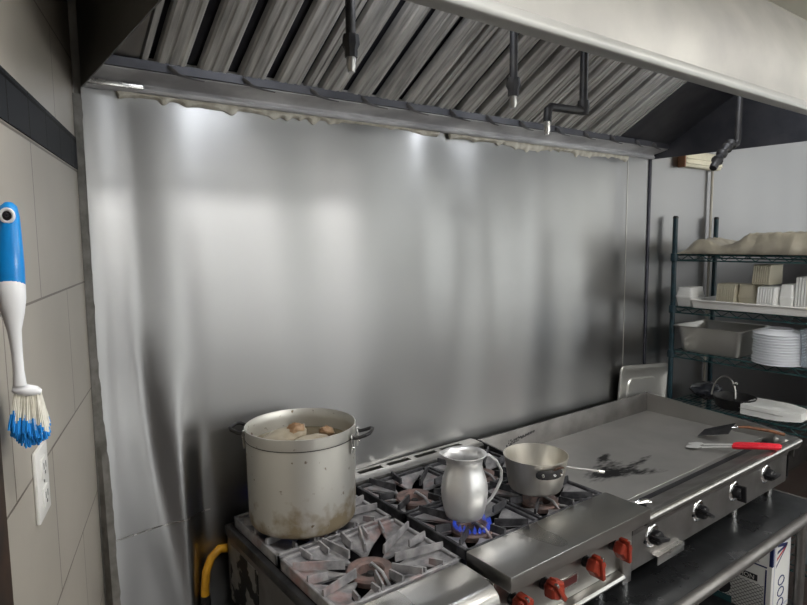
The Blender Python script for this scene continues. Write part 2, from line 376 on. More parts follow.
# ------------------------------------------------------------------ hood
hood = thing('exhaust_hood', (1.32, -.48, 2.13), 'long stainless steel exhaust hood hanging over the cooking line', 'exhaust hood')
X0, X1 = .02, 2.617; ZB = 2.137
b = MB()
fas = [(-.956, 2.163), (-.956, 2.283), (-.862, 2.485), (-.85, 2.485), (-.944, 2.28), (-.944, 2.163)]
b.prism(fas, 'x', X0, X1)
b.build('front_fascia', 'hood', hood)
# rolled lip
MB().prism([(-.962, 2.139), (-.966, 2.150), (-.960, 2.168), (-.940, 2.168), (-.925, 2.139)], 'x', X0 - .002, X1 + .002, bev=.003).build('front_lip', 'lip', hood)
side = [(-.012, ZB), (-.93, ZB), (-.944, 2.28), (-.85, 2.485), (-.012, 2.485)]
MB().prism(side, 'x', X0 - .002, X0 + .001).build('end_panel', 'hood_side', hood)
MB().prism(side, 'x', X1 - .001, X1 + .002).build('end_panel', 'hood_in', hood)
MB().box(X0, X1, -.86, -.012, 2.476, 2.484).build('roof_panel', 'hood_in', hood)
TA = R(30.3); CA, SA = math.cos(TA), math.sin(TA)
def fp(x, t, n=0):           # filter plane: t up the slope from the gutter, n below the plane (towards the room)
    return Vector((x, -.09 - t * CA - n * SA * -1 * -1, 2.19 + t * SA - n * CA)) if False else Vector((x, -.09 - t * CA + n * (SA), 2.19 + t * SA - n * -(-CA)))
def fq(x, t, n=0): return Vector((x, -.09 - t * CA - n * SA * .999, 2.19 + t * SA - n * CA))
# closing plates left and right of the filters
def slope_plate(x0, x1, n=0, t0=-.02, t1=.50):
    b = MB(); p = [fq(x0, t0, n), fq(x1, t0, n), fq(x1, t1, n), fq(x0, t1, n)]; q = [fq(x0, t0, n - .004), fq(x1, t0, n - .004), fq(x1, t1, n - .004), fq(x0, t1, n - .004)]
    b.quad(*p); b.quad(*q)
    for i in range(4): b.quad(p[i], p[(i + 1) % 4], q[(i + 1) % 4], q[i])
    return b
slope_plate(2.205, X1).build('blank_panel', 'hood_in', hood)
slope_plate(X0, .135).build('blank_panel', 'steel', hood)
slope_plate(.135, 2.205, -.035).build('plenum_back', 'filter_dark', hood)
# filters
edges = [.14, .62, 1.08, 1.62, 2.20]
def bar(b, x0, x1, t0, t1, n0, n1):
    P = [fq(x0, t0, n0), fq(x1, t0, n0), fq(x1, t0, n1), fq(x0, t0, n1)]; Q = [fq(x0, t1, n0), fq(x1, t1, n0), fq(x1, t1, n1), fq(x0, t1, n1)]
    b.quad(*P); b.quad(*Q)
    for i in range(4): b.quad(P[i], P[(i + 1) % 4], Q[(i + 1) % 4], Q[i])
for k, (a, c) in enumerate(zip(edges, edges[1:])):
    nm = ['leftmost baffle filter in the hood, beside the pale blank strip', 'second baffle filter from the left in the hood', 'third baffle filter from the left in the hood', 'rightmost baffle filter in the hood, beside the dark blank panel'][k]
    f = thing('baffle_filter', tuple(fq((a + c) / 2, 0)), nm, 'grease filter', 'baffle filters in the hood')
    b = MB()
    bar(b, a + .002, a + .016, 0, .50, 0, -.022); bar(b, c - .016, c - .002, 0, .50, 0, -.022)
    bar(b, a + .002, c - .002, 0, .010, .0, -.022); bar(b, a + .002, c - .002, .49, .50, 0, -.022)
    b.build('filter_frame', 'filter', f)
    n = max(1, round((c - a - .04) / .101)); pw = (c - a - .036) / n
    for i in range(n):
        x = a + .018 + pw * (i + .5); w = pw * .34
        b = MB()
        prof = [(-w, -.020), (-w, .000), (-w + .006, .006), (-w * .45, .006), (-w * .38, .002), (-w * .22, .002), (-w * .15, .006), (w * .35, .006), (w * .42, .002), (w * .55, .002), (w * .62, .006), (w - .006, .006), (w, 0), (w, -.020)]
        A = [b.bm.verts.new(fq(x + p[0], .008, p[1])) for p in prof]; B = [b.bm.verts.new(fq(x + p[0], .492, p[1])) for p in prof]
        for j in range(len(prof) - 1): b.bm.faces.new([A[j], A[j + 1], B[j + 1], B[j]])
        b.build('baffle', 'filter', f, ang=25)
        if i < n - 1:
            b = MB(); bar(b, x + pw / 2 - .012, x + pw / 2 + .012, .01, .49, -.024, -.027); b.build('inner_baffle', 'filter_dark', f)
# grease gutter and trim on the wall under the filters
MB().prism([(-.114, 2.178), (-.116, 2.200), (-.111, 2.200), (-.108, 2.183), (-.05, 2.178), (-.012, 2.19), (-.012, 2.184), (-.05, 2.172)], 'x', X0 + .004, X1 - .004).build('grease_gutter', 'hood_in', hood)
MB().prism([(-.012, 2.138), (-.034, 2.138), (-.040, 2.146), (-.034, 2.152), (-.034, 2.158), (-.104, 2.174), (-.105, 2.178), (-.012, 2.172)], 'x', X0 + .004, X1 - .004, bev=.001).build('wall_flange', 'flange', hood)
MB().box(X0 + .006, .16, -.049, -.040, 2.142, 2.156, bev=.003).build('end_strip', 'steel_bright', hood)
rr = random.Random(5)
for x in [.21, .41, .62, .80, .98, 1.17, 1.35, 1.53, 1.74, 1.93, 2.12, 2.32, 2.46]:
    b = MB(); L = .05 + rr.random() * .03; yy = -.112
    pts = [(x, yy - .002, 2.194), (x - .006, yy - .008, 2.190), (x + .004, yy - .012, 2.182), (x + .018, yy - .008, 2.175), (x + L * .8, yy, 2.171), (x + L * 1.3, yy + .004, 2.170)]
    b.tube(pts, [.003, .0055, .006, .0045, .003, .002], n=8, flat=(1.3, .35)); b.build('bent_tab', 'greasesteel', hood)
# torn foil tape / caulk under the flange
def ragged(x0, x1, seed, zt=2.140, h0=.010, h1=.018):
    b = MB(); prev = None; n = int((x1 - x0) / .006)
    for i in range(n + 1):
        x = x0 + (x1 - x0) * i / n
        h = h0 + h1 * max(0, noise.noise((x * 7, seed, 0)) + .25) + .012 * max(0, noise.noise((x * 30, seed, 2)) - .1) * 2
        if i in (0, n): h = .002
        q = .005 + .004 * noise.noise((x * 40, seed, 5))
        row = [(x, -.010, zt), (x, -.012 - q, zt - .002), (x, -.012 - q * .8, zt - h * .6), (x, -.008, zt - h), (x, -.003, zt - h)]
        row = [b.bm.verts.new(p) for p in row]
        if prev:
            for k in range(4): b.bm.faces.new([prev[k], prev[k + 1], row[k + 1], row[k]])
        prev = row
    return b
o = ragged(.10, 1.205, 1.3).build('torn_caulk_strip', 'caulk', origin=(.65, -.01, 2.13)); tag(o, 'long torn off-white caulk strip under the left half of the hood', 'caulk strip')
o = ragged(1.255, 2.42, 7.7, h0=.014).build('torn_caulk_strip', 'caulk', origin=(1.8, -.01, 2.13)); tag(o, 'torn off-white caulk strip under the right half of the hood', 'caulk strip')

# lamp inside the hood (just above the picture)
lamp = thing('hood_lamp', (.62, -.79, 2.474), 'lit round lamp on the inside roof at the left end of the hood', 'lamp')
MB().lathe([(0, 0), (.06, 0), (.06, -.02), (.045, -.025)], (.62, -.79, 2.474), 24).build('lamp_base', 'galv', lamp)
MB().lathe([(.05, -.024), (.075, -.045), (.075, -.065), (.05, -.09), (0, -.095)], (.62, -.79, 2.474), 24).build('lamp_globe', 'globe', lamp)
dup(lamp, (1.95, -.79, 2.474), 'added unseen round lamp on the inside roof at the right end of the hood')  # second lamp added behind the fascia to light the right-hand filters

# fire suppression drops
def drop(x, y, ztip, label, elbow=None, wrap=False):
    t = thing('suppression_nozzle', (x, y, 2.474), label, 'pipe', 'fire suppression drops in the hood')
    if not elbow:
        MB().tube([(x, y, 2.474), (x, y, ztip + .055)], .0105, 12).build('drop_pipe', 'iron', t)
        MB().lathe([(0, .075), (.017, .075), (.019, .055), (.014, .045), (.014, .03), (0, .03)], (x, y, ztip), 8).build('pipe_fitting', 'iron', t)
        MB().lathe([(0, .032), (.010, .032), (.010, .01), (.008, .006), (.008, 0), (0, 0)], (x, y, ztip), 12).build('nozzle_tip', 'steel', t)
    else:
        z = elbow[0]; ex, ey = elbow[1], elbow[2]
        MB().tube([(x, y, 2.474), (x, y, z + .02), (x - .004, y, z + .006), (x - .02, y, z), (ex + .015, ey, z - .004), (ex + .004, ey, z - .012), (ex, ey, ztip + .035)], .0115, 12).build('drop_pipe', 'iron', t)
        MB().lathe([(0, -.018), (.016, -.018), (.018, 0), (.016, .02), (0, .02)], (x, y, z + .01), 10).build('pipe_fitting', 'iron', t)
        MB().lathe([(0, .036), (.009, .036), (.009, .012), (.007, .006), (.008, 0), (0, 0)], (ex, ey, ztip), 12).build('nozzle_tip', 'steel_bright', t)
drop(.417, -.65, 2.095, 'dark suppression pipe with a metal tip, leftmost in the hood')
drop(.909, -.65, 2.080, 'straight dark suppression pipe in the middle of the hood')
drop(1.20, -.65, 2.025, 'dark suppression pipe elbowed to the left, with a bright tip', elbow=(2.105, 1.043, -.65))
t = thing('suppression_nozzle', (2.147, -.65, 2.474), 'dark suppression pipe with a wrapped slanting end at the right of the hood', 'pipe', 'fire suppression drops in the hood')
MB().tube([(2.147, -.65, 2.474), (2.147, -.65, 2.11), (2.140, -.65, 2.094), (2.125, -.65, 2.088), (2.08, -.65, 2.088)], .0115, 12).build('drop_pipe', 'iron', t)
b = MB(); pts = []; rad = []
for i in range(15):
    u = i / 14; pts.append((2.10 - .135 * u, -.65, 2.092 - .10 * u * (.6 + .4 * u))); rad.append(.017 + .005 * math.sin(i * 1.9) - (.009 if i == 14 else 0))
b.tube(pts, rad, 10).build('wrapped_end', 'iron', t)

# fixture and conduit on the far wall
t = thing('wall_fixture', (3.1, -.04, 2.115), 'cream wall fixture with a brown end under the hood corner', 'light fixture')
MB().prism([(-.006, 2.118), (-.040, 2.120), (-.050, 2.145), (-.040, 2.20), (-.006, 2.215)], 'x', 2.90, 3.30, bev=.006).build('housing', 'exit', t)
MB().box(2.885, 2.90, -.048, -.006, 2.115, 2.21, bev=.003).build('end_cap', 'brown', t)
for z in (2.135, 2.16): MB().box(2.905, 3.295, -.0535, -.045, z, z + .006, bev=.002).build('ridge', 'exit', t)
o = MB().tube([(3.24, -.022, 2.118), (3.24, -.022, 0)], .0075, 12).build('conduit', 'whitepipe', origin=(3.24, -.022, 0)); tag(o, 'thin cream conduit running down the wall behind the wire shelving', 'conduit')

# ------------------------------------------------------------------ left wall: brush and outlet
br = thing('dish_brush', tuple(wp(.81, 1.47, .03)), 'blue and white long-handled dish brush hanging on the tiled wall', 'brush')
def wq(s_, z, n): return wp(s_, z, n)
# axis: s .705 at the top (z 1.80) -> .690 at z 1.53
b = MB()
UPV = tuple(wp(0, 0, 1) - wp(0, 0, 0))
cen = [(.808, 1.801, .028, .005), (.809, 1.796, .028, .010), (.811, 1.782, .028, .0128), (.815, 1.762, .028, .0142), (.820, 1.738, .028, .0158), (.825, 1.712, .028, .0172), (.829, 1.690, .028, .0174), (.831, 1.676, .028, .015)]
b.tube([wq(s_, z, n) for s_, z, n, r in cen], [c[3] for c in cen], 20, flat=(1, .85), up=UPV); b.build('grip', 'blue', br)
b = MB()
cen2 = [(.828, 1.704, .028, .0135), (.830, 1.690, .028, .0177), (.831, 1.672, .0285, .0170), (.832, 1.652, .029, .0135), (.832, 1.630, .029, .0085), (.832, 1.60, .030, .0068), (.831, 1.575, .030, .0068), (.830, 1.555, .030, .0085)]
b.tube([wq(s_, z, n) for s_, z, n, r in cen2], [c[3] for c in cen2], 20, flat=(1, .85), up=UPV); b.build('shaft', 'shaft', br)
nn = (wp(0, 0, 1) - wp(0, 0, 0)); e1 = (wp(1, 0, 0) - wp(0, 0, 0)); e2 = Vector((0, 0, 1))
c0 = wq(.811 + .0115, 1.783, .0285)
b = MB(); b.tube([c0 + nn * .0075 * math.cos(a) + e2 * .0085 * math.sin(a) for a in [2 * math.pi * k / 20 for k in range(20)]], .0024, 8, closed=True, up=tuple(e1)); b.build('hanging_eye', 'shaft', br)
MB().tube([c0 - e1 * .003, c0 + e1 * .001], .0062, 14).build('eye_recess', 'blackplastic', br)
b = MB()
b.tube([wq(.828, 1.550, .020), wq(.827, 1.549, .024), wq(.825, 1.546, .036), wq(.823, 1.543, .048), wq(.822, 1.541, .053)], [.005, .008, .011, .009, .005], 16, flat=(.8, 1), up=(0, 0, 1)); b.build('brush_head', 'shaft', br)
bw, bb = MB(), MB(); rr = random.Random(2)
for i in range(620):
    a = rr.uniform(-1, 1); w_ = rr.uniform(-1, 1)
    root = wq(.820 + .009 * a, 1.546 - .004 * w_, .037 + .013 * w_)
    L = .078 * (1 - .16 * w_ * w_) * rr.uniform(.80, 1) * (1 if abs(a) < .8 else .85)
    tip = root + e1 * (a * .013) + nn * (.006 * w_ + rr.uniform(-.004, .004)) + Vector((0, 0, -L))
    mid = root.lerp(tip, min(.97, .66 + .22 * max(0, w_) + rr.uniform(-.10, .10)))
    bw.tube([root, mid], .0015, 4)
    bb.tube([mid, tip], [.0016, .0013], 4)
bw.build('cream_bristles', 'bristle_w', br, ang=80); bb.build('blue_bristles', 'bristle_b', br, ang=80)
# nail it hangs on
o = MB().tube([wp(.800, 1.784, 0), wp(.800, 1.784, .022), wp(.803, 1.783, .0275), wp(.806, 1.783, .0285), wp(.832, 1.784, .0285)], .0028, 8).build('wall_hook', 'galv', origin=tuple(wp(.80, 1.784, 0))); tag(o, 'small dark pin in the tiled wall holding the dish brush', 'hook')

ou = thing('power_outlet', tuple(wp(.627, 1.345, 0)), 'white power outlet with cover plate on the tiled wall', 'outlet')
def wbox(s0, s1, z0, z1, n0, n1, bev=0):
    b = bmesh.new(); bmesh.ops.create_cube(b, size=1)
    for v in b.verts: v.co = Vector(((s0 + s1) / 2 + v.co.x * (s1 - s0), (n0 + n1) / 2 + v.co.y * (n1 - n0), (z0 + z1) / 2 + v.co.z * (z1 - z0)))
    if bev: bmesh.ops.bevel(b, geom=b.edges[:], offset=bev, segments=2, profile=.5, affect='EDGES')
    for v in b.verts: v.co = wp(v.co.x, v.co.z, v.co.y)
    m = MB(); m.join(b); return m
wbox(.585, .667, 1.285, 1.407, 0, .007, .003).build('cover_plate', 'white', ou)
for zc in (1.371, 1.321):
    f = wbox(.608, .644, zc - .017, zc + .017, .006, .010, .003).build('socket_face', 'white', ou)
    for ds in (-.007, .007): wbox(.626 + ds - .0015, .626 + ds + .0015, zc - .003, zc + .008, .0098, .0104).build('slot', 'blackplastic', f)
    wbox(.623, .629, zc - .012, zc - .007, .0098, .0104).build('slot', 'blackplastic', f)
wbox(.6235, .6285, 1.3435, 1.3485, .0068, .0085, .0008).build('screw', 'chrome', ou)

# ------------------------------------------------------------------ equipment table
TZ = .62
tb = thing('equipment_stand', (1.42, -.45, 0), 'low dark stainless steel equipment stand carrying the ranges and griddle', 'steel table')
b = MB(); b.prism([(-.02, TZ), (-.02, TZ - .03), (-.03, TZ - .004), (-.85, TZ - .004), (-.85, TZ)], 'x', .30, 2.60)
b.build('table_top', 'table', tb)
b = MB(); b.tube([(.30, -.858, TZ - .016), (2.60, -.858, TZ - .016)], .020, 18).build('rolled_edge', 'steel_side', tb)
MB().box(2.588, 2.602, -.85, -.03, TZ - .035, TZ + .001, bev=.002).build('side_edge', 'steel_side', tb)
for x in (.33, 1.45, 2.56):
    for y in (-.80, -.08):
        MB().tube([(x, y, 0), (x, y, TZ - .006)], .02, 14).build('leg', 'steel_side', tb)
MB().box(.30, 2.58, -.80, -.06, .14, .155, bev=.003).build('undershelf', 'steel_dark', tb)

# ------------------------------------------------------------------ grates
def web_mesh(cx, cy, wx, wy, zt):
    b = MB(); R0 = .062; nr = 7; na = 8
    for k in range(8):
        a0 = k * math.pi / 4; a1 = a0 + math.pi / 4
        for side_ in (0, -.006):
            grid = []
            for i in range(nr + 1):
                u = i / nr; row = []
                for j in range(na + 1):
                    g = .34 * max(0, 1 - u * 1.25)
                    a = (a0 + g) + (a1 - a0 - 2 * g) * j / na
                    c, s_ = math.cos(a), math.sin(a)
                    rm = min(wx / 2 / max(abs(c), 1e-6), wy / 2 / max(abs(s_), 1e-6)) - .008
                    r = R0 + (rm - R0) * u
                    z = zt - .050 + .026 * u ** 1.4 + side_
                    row.append(b.bm.verts.new((cx + r * c, cy + r * s_, z)))
                grid.append(row)
            for i in range(nr):
                for j in range(na): b.bm.faces.new([grid[i][j], grid[i][j + 1], grid[i + 1][j + 1], grid[i + 1][j]])
    return b
def rib(b, p0, p1, z0, z1, w, h0=.02, h1=.02):
    p0, p1 = Vector((p0[0], p0[1], 0)), Vector((p1[0], p1[1], 0)); d = (p1 - p0).normalized(); n = Vector((-d.y, d.x, 0)) * w / 2
    top0, top1 = z0, z1
    def V(p, z, s_): return b.bm.verts.new((p.x + n.x * s_, p.y + n.y * s_, z))
    A = [V(p0, top0, .6), V(p0, top0, -.6), V(p0, top0 - h0, -1), V(p0, top0 - h0, 1)]
    B = [V(p1, top1, .6), V(p1, top1, -.6), V(p1, top1 - h1, -1), V(p1, top1 - h1, 1)]
    b.bm.faces.new(A); b.bm.faces.new(B[::-1])
    for i in range(4): b.bm.faces.new([A[i], B[i], B[(i + 1) % 4], A[(i + 1) % 4]])
def grate(cx, cy, wx, wy, zt, parent, flame=False, ribmat='grate', fins=True):
    g = web_mesh(cx, cy, wx, wy, zt).build('grate', 'grate', parent, ang=30)
    b = MB()
    hx, hy = wx / 2, wy / 2
    for (x0, x1, y0, y1) in ((-hx, -hx + .011, -hy, hy), (hx - .011, hx, -hy, hy), (-hx, hx, -hy, -hy + .011), (-hx, hx, hy - .011, hy)):
        b.box(cx + x0, cx + x1, cy + y0, cy + y1, zt - .048, zt - .016, bev=.002, seg=1)
    b.build('grate_frame', ribmat, g)
    b = MB()
    for k in range(8 if fins else 4):
        a = (k * math.pi / 4 + math.pi / 8) if fins else (k * math.pi / 2 + .62)
        c, s_ = math.cos(a), math.sin(a); rm = min(hx / abs(c), hy / abs(s_)) - .004
        rib(b, (cx + .066 * c, cy + .066 * s_), (cx + rm * c, cy + rm * s_), zt - .012, zt, .008, .024, .018)
    for k in range(4):
        a = k * math.pi / 2
        c, s_ = math.cos(a), math.sin(a); rm = min(hx / max(abs(c), 1e-6), hy / max(abs(s_), 1e-6)) - .004
        rib(b, (cx + (rm - .055) * c, cy + (rm - .055) * s_), (cx + rm * c, cy + rm * s_), zt - .008, zt, .009, .02, .022)
    if fins:
        for sy in (-1, 1):
            for q in (-.62, -.34, .34, .62):
                rib(b, (cx + q * hx, cy + sy * (hy - .045)), (cx + q * hx * 1.1, cy + sy * (hy - .003)), zt - .012, zt - .004, .008, .014, .022)
    b.build('grate_ribs', ribmat, g)
    bu = MB().lathe([(.034, -.075), (.034, -.050), (.038, -.046), (.060, -.045), (.064, -.050), (.060, -.066), (.034, -.075)], (cx, cy, zt), 40).build('burner', 'burner', parent)
    MB().lathe([(0, -.056), (.009, -.055), (.013, -.060), (.013, -.072), (.0335, -.074), (.0335, -.080), (0, -.080)], (cx, cy, zt), 24).build('burner_cap', 'iron', bu)
    MB().tube([(cx + .004, cy - .09, zt - .064), (cx + .003, cy - .05, zt - .034), (cx, cy - .006, zt - .028), (cx, cy, zt - .036)], .0045, 8).build('pilot_tube', 'grate', bu)
    if flame:
        b = MB()
        for k in range(22):
            a = 2 * math.pi * (k + .3) / 22; x, y = cx + .053 * math.cos(a), cy + .053 * math.sin(a)
            h = .022 + .006 * math.sin(k * 2.3)
            b.lathe([(.001, 0), (.0055, .005), (.0048, h * .5), (.0022, h * .8), (0, h)], (x, y, zt - .044), 8, mtx=None)
        b.build('gas_flame', 'flame', bu)

# ------------------------------------------------------------------ left range
r1 = thing('two_burner_range', (.54, -.38, TZ), 'narrow two-burner gas range at the left end, under the big stockpot', 'gas range')
XA, XB = .334, .736
b = MB()
b.box(XA, XA + .004, -.70, -.04, .70, .872); b.box(XB - .004, XB, -.70, -.04, .70, .872); b.box(XA, XB, -.045, -.04, .70, .90)
b.box(XA, XB, -.70, -.04, .70, .704)
b.build('body', 'steel_side', r1)
MB().box(XA + .004, XB - .004, -.70, -.045, .835, .842).build('drip_pan', 'black', r1)
MB().prism([(XA - .003, .868), (XA - .003, .897), (XA + .012, .900), (XA + .014, .885), (XA + .006, .88), (XA + .006, .868)], 'y', -.70, -.035, bev=.001).build('side_rail', 'steel_dark', r1)
MB().prism([(XB + .003, .868), (XB + .003, .897), (XB - .012, .900), (XB - .014, .885), (XB - .006, .88), (XB - .006, .868)], 'y', -.70, -.035, bev=.001).build('side_rail', 'iron', r1)
# bull-nose landing ledge
prof = [(-.668, .905), (-.668, .925), (-.675, .934), (-.70, .935), (-.755, .933), (-.79, .926), (-.812, .910), (-.822, .885), (-.822, .845), (-.805, .845), (-.70, .845)]
b = MB(); b.prism(prof, 'x', XA, .700, bev=.006, seg=2); b.build('landing_ledge', 'steel', r1)
MB().box(XA + .002, XB - .002, -.80, -.70, .70, .846, bev=.003).build('control_panel', 'steel_side', r1)
for x in (.44, .63): MB().lathe([(0, .035), (.020, .035), (.024, .028), (.026, .004), (0, .0)], (0, 0, 0), 8, mtx=Matrix.Translation((x, -.80, .785)) @ Matrix.Rotation(R(90), 4, 'X')).build('knob', 'red', r1)
MB().box(XA - .0015, XA + .001, -.262, -.062, .675, .848, bev=.0005, seg=1).build('rating_plate', 'label', r1)['label'] = 'worn grey plate with black peeled patches'
for x in (.37, .70):
    for y in (-.66, -.09): MB().tube([(x, y, TZ), (x, y, .702)], .016, 12).build('leg', 'chrome', r1)
grate(.535, -.205, .372, .292, .945, r1, flame=True, fins=True)
grate(.535, -.512, .372, .292, .945, r1, flame=False, fins=True)
h = thing('gas_hose', (.27, -.05, .3), 'yellow gas hose curving down behind the left range', 'hose')
MB().tube([(.345, -.02, .815), (.315, -.022, .822), (.288, -.026, .805), (.270, -.03, .770), (.262, -.035, .72), (.262, -.035, .69)], .0125, 14).build('hose_tube', 'yellow', h)
MB().tube([(.262, -.035, .70), (.263, -.035, .66), (.268, -.035, .58), (.27, -.035, .30)], .015, 14).build('hose_end', 'iron', h)

# ------------------------------------------------------------------ middle range
r2 = thing('four_burner_range', (1.05, -.38, TZ), 'four-burner countertop gas range with red knobs, between narrow range and griddle', 'gas range')
XA, XB = .747, 1.358
b = MB()
b.box(XA, XA + .004, -.727, -.02, .70, .89, bev=.0008, seg=1); b.box(XB - .004, XB, -.727, -.02, .70, .89, bev=.0008, seg=1); b.box(XA, XB, -.02, -.016, .70, .94); b.box(XA, XB, -.72, -.02, .70, .704)
b.build('body', 'steel_side', r2)
MB().box(XA + .004, XB - .004, -.72, -.02, .845, .851).build('drip_pan', 'black', r2)
b = MB()
b.prism([(-.018, .90), (-.018, .946), (-.036, .947), (-.036, .90)], 'x', XA, XB); b.prism([(-.060, .90), (-.060, .947), (-.085, .946), (-.095, .938), (-.095, .90)], 'x', XA, XB)
for x0, x1 in ((XA, .80), (.900, .925), (1.025, 1.05), (1.15, 1.175), (1.275, XB)): b.box(x0, x1, -.062, -.034, .90, .947)
b.build('flue_strip', 'steel', r2); MB().box(XA + .003, XB - .003, -.062, -.034, .86, .915).build('flue_slots', 'black', r2)
MB().box(XA + .001, XB, -.805, -.645, .889, .931, bev=.0025, seg=2).build('landing_ledge', 'steel', r2)
MB().box(XA + .001, XB - .001, -.745, -.727, .735, .889, bev=.001, seg=1).build('control_panel', 'steel', r2)
MB().prism([(-.745, .735), (-.768, .730), (-.774, .722), (-.770, .714), (-.735, .716)], 'x', XA + .01, 1.285, bev=.001).build('crumb_tray', 'steel', r2)
MB().box(1.290, 1.335, -.760, -.740, .690, .80, bev=.001).build('end_bracket', 'steel', r2)
b = MB(); b.box(.99, 1.085, -.7475, -.743, .770, .802); b.build('pilot_window', 'steel_bright', r2)
MB().box(.995, 1.08, -.7485, -.746, .775, .797).build('pilot_slot', mat('dark red window', (.10, .02, .02), rough=.3), r2)
MB().box(1.337, 1.356, -.7465, -.744, .748, .785).build('rating_label', 'sticker', r2)
for k in range(3): MB().box(1.340, 1.353, -.7470, -.7463, .755 + k * .008, .758 + k * .008 + (.004 if k == 2 else 0)).build('label_print', 'inkblack', r2)
def redknob(x, z, rot):
    T = Matrix.Translation((x, -.745, z)) @ Matrix.Rotation(R(90), 4, 'X') @ Matrix.Rotation(R(rot), 4, 'Z') @ Matrix.Scale(1.1, 4)
    k = MB().lathe([(0, .050), (.021, .050), (.026, .044), (.027, .024), (.022, .018), (0, .018)], n=6, mtx=T).build('knob', 'red', r2, ang=20)
    MB().lathe([(0, .020), (.014, .020), (.016, 0), (0, 0)], n=16, mtx=T).build('knob_stem', 'blackplastic', k)
    MB().box(-.006, .006, -.031, .031, .026, .058, bev=.002, mtx=T).build('knob_grip', 'red', k)
    MB().box(-.003, .003, .022, .033, .050, .0595, bev=.001, mtx=T).build('knob_pointer', 'steel_bright', k)
for x, z, rt in ((.815, .825, 20), (.938, .822, 35), (1.120, .822, 8), (1.250, .830, 5)): redknob(x, z, rt)
for x in (.80, 1.31):
    for y in (-.66, -.08): MB().lathe([(0, 0), (.016, 0), (.018, .012), (.018, .078), (0, .078)], (x, y, TZ), 16).build('leg', 'chrome', r2)
MB().lathe([(0, .004), (.005, .003), (.006, 0), (0, 0)], mtx=Matrix.Translation((.7465, -.715, .86)) @ Matrix.Rotation(R(-90), 4, 'Y'), n=12).build('rivet', 'chrome', r2)
GY = (-.235, -.505)
for i, cx in enumerate((.902, 1.204)):
    for cy, wy in ((-.232, .265), (-.507, .272)):
        grate(cx, cy, .292, wy, .945, r2, flame=(cy < -.4 and i == 0), ribmat='grate_dark', fins=False)

# ------------------------------------------------------------------ griddle
gr = thing('flat_top_griddle', (1.968, -.40, TZ), 'wide flat-top griddle with scorched plate and black knobs at the right', 'griddle')
XA, XB = 1.362, 2.574
MB().box(XA + .008, XB - .008, -.625, -.056, .835, .852, bev=.001, seg=1).build('griddle_plate', 'griddle', gr)
MB().box(XA, XB, -.064, -.056, .80, .949, bev=.002).build('back_splash', 'steel_side', gr)
MB().box(XA - .002, XB + .002, -.056, -.050, .80, .946, bev=.001).build('back_channel', 'black', gr)
tap = [(-.046, .80), (-.046, .949), (-.30, .928), (-.52, .912), (-.62, .905), (-.70, .895), (-.735, .878), (-.75, .86), (-.75, .80)]
MB().prism(tap, 'x', XB - .008, XB).build('side_splash', 'steel', gr)
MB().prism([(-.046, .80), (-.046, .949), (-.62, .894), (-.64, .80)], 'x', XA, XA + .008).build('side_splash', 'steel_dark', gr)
MB().box(XA + .004, XB - .008, -.664, -.626, .815, .838).build('grease_trough', 'black', gr)
b = MB(); b.prism([(-.664, .82), (-.664, .850), (-.672, .854), (-.735, .876), (-.765, .895), (-.782, .899), (-.792, .893), (-.795, .880), (-.788, .868), (-.745, .866), (-.745, .82)], 'x', XA, XB - .050, bev=.0015)
b.build('front_rail', 'steel_side', gr)
b = MB()
b.lathe([(0, -.03), (.045, -.03), (.050, -.02), (.050, -.004), (.044, .006), (0, .008)], (XB - .052, -.737, .886), 28, sx=1).build('corner_cap', 'steel', gr)
MB().tube([(XA + .002, -.787, .888), (XB - .055, -.787, .888)], .011, 14).build('rail_nose', 'steel', gr)
MB().box(XA, 2.525, -.740, -.722, .700, .868, bev=.001).build('control_panel', 'steel_side', gr)
b = MB(); b.box(XA, XA + .004, -.73, -.04, .70, .82); b.box(XB - .004, XB, -.73, -.04, .70, .82); b.box(XA, XB, -.73, -.04, .70, .704); b.box(XA, XB, -.045, -.04, .70, .82)
b.build('body', 'steel_dark', gr)
def gknob(x, rot):
    T = Matrix.Translation((x, -.740, .782)) @ Matrix.Rotation(R(90), 4, 'X')
    k = MB().lathe([(0, .006), (.030, .006), (.038, .003), (.040, 0), (0, 0)], n=32, mtx=T).build('knob', 'chrome', gr)
    MB().lathe([(0, .030), (.020, .030), (.023, .026), (.025, .004), (0, .004)], n=24, mtx=T).build('knob_body', 'blackplastic', k)
    MB().box(-.006, .006, -.034, .030, .012, .046, bev=.003, mtx=T @ Matrix.Rotation(R(rot), 4, 'Z')).build('knob_grip', 'blackplastic', k)
for x, rt in ((1.481, 75), (1.776, 60), (2.046, 10), (2.320, 90)): gknob(x, rt)
for x in (1.437, 1.74): MB().tube([(x, -.739, .775), (x, -.746, .775)], .006, 10).build('pilot_hole', 'black', gr)
b = MB(); b.box(1.49, 1.655, -.758, -.754, .683, .712, bev=.001); b.box(1.49, 1.655, -.758, -.725, .709, .713, bev=.001); b.build('grease_drawer', 'steel', gr)
b = MB(); b.tube([(1.405, -.715, .888), (1.41, -.715, .902), (1.425, -.72, .906), (1.455, -.735, .906), (1.468, -.74, .902), (1.470, -.742, .890)], .006, 8, flat=(.5, 1.4)).build('drain_handle', 'chrome', gr)
MB().box(1.425, 1.452, -.735, -.715, .887, .8915).build('drain_opening', 'black', gr)
for x in (1.42, 2.18, 2.505):
    for y in (-.68, -.08): MB().lathe([(0, 0), (.014, 0), (.016, .012), (.016, .082), (0, .082)], (x, y, TZ), 16).build('leg', 'steel_bright' if x < 2.5 else 'steel', gr)
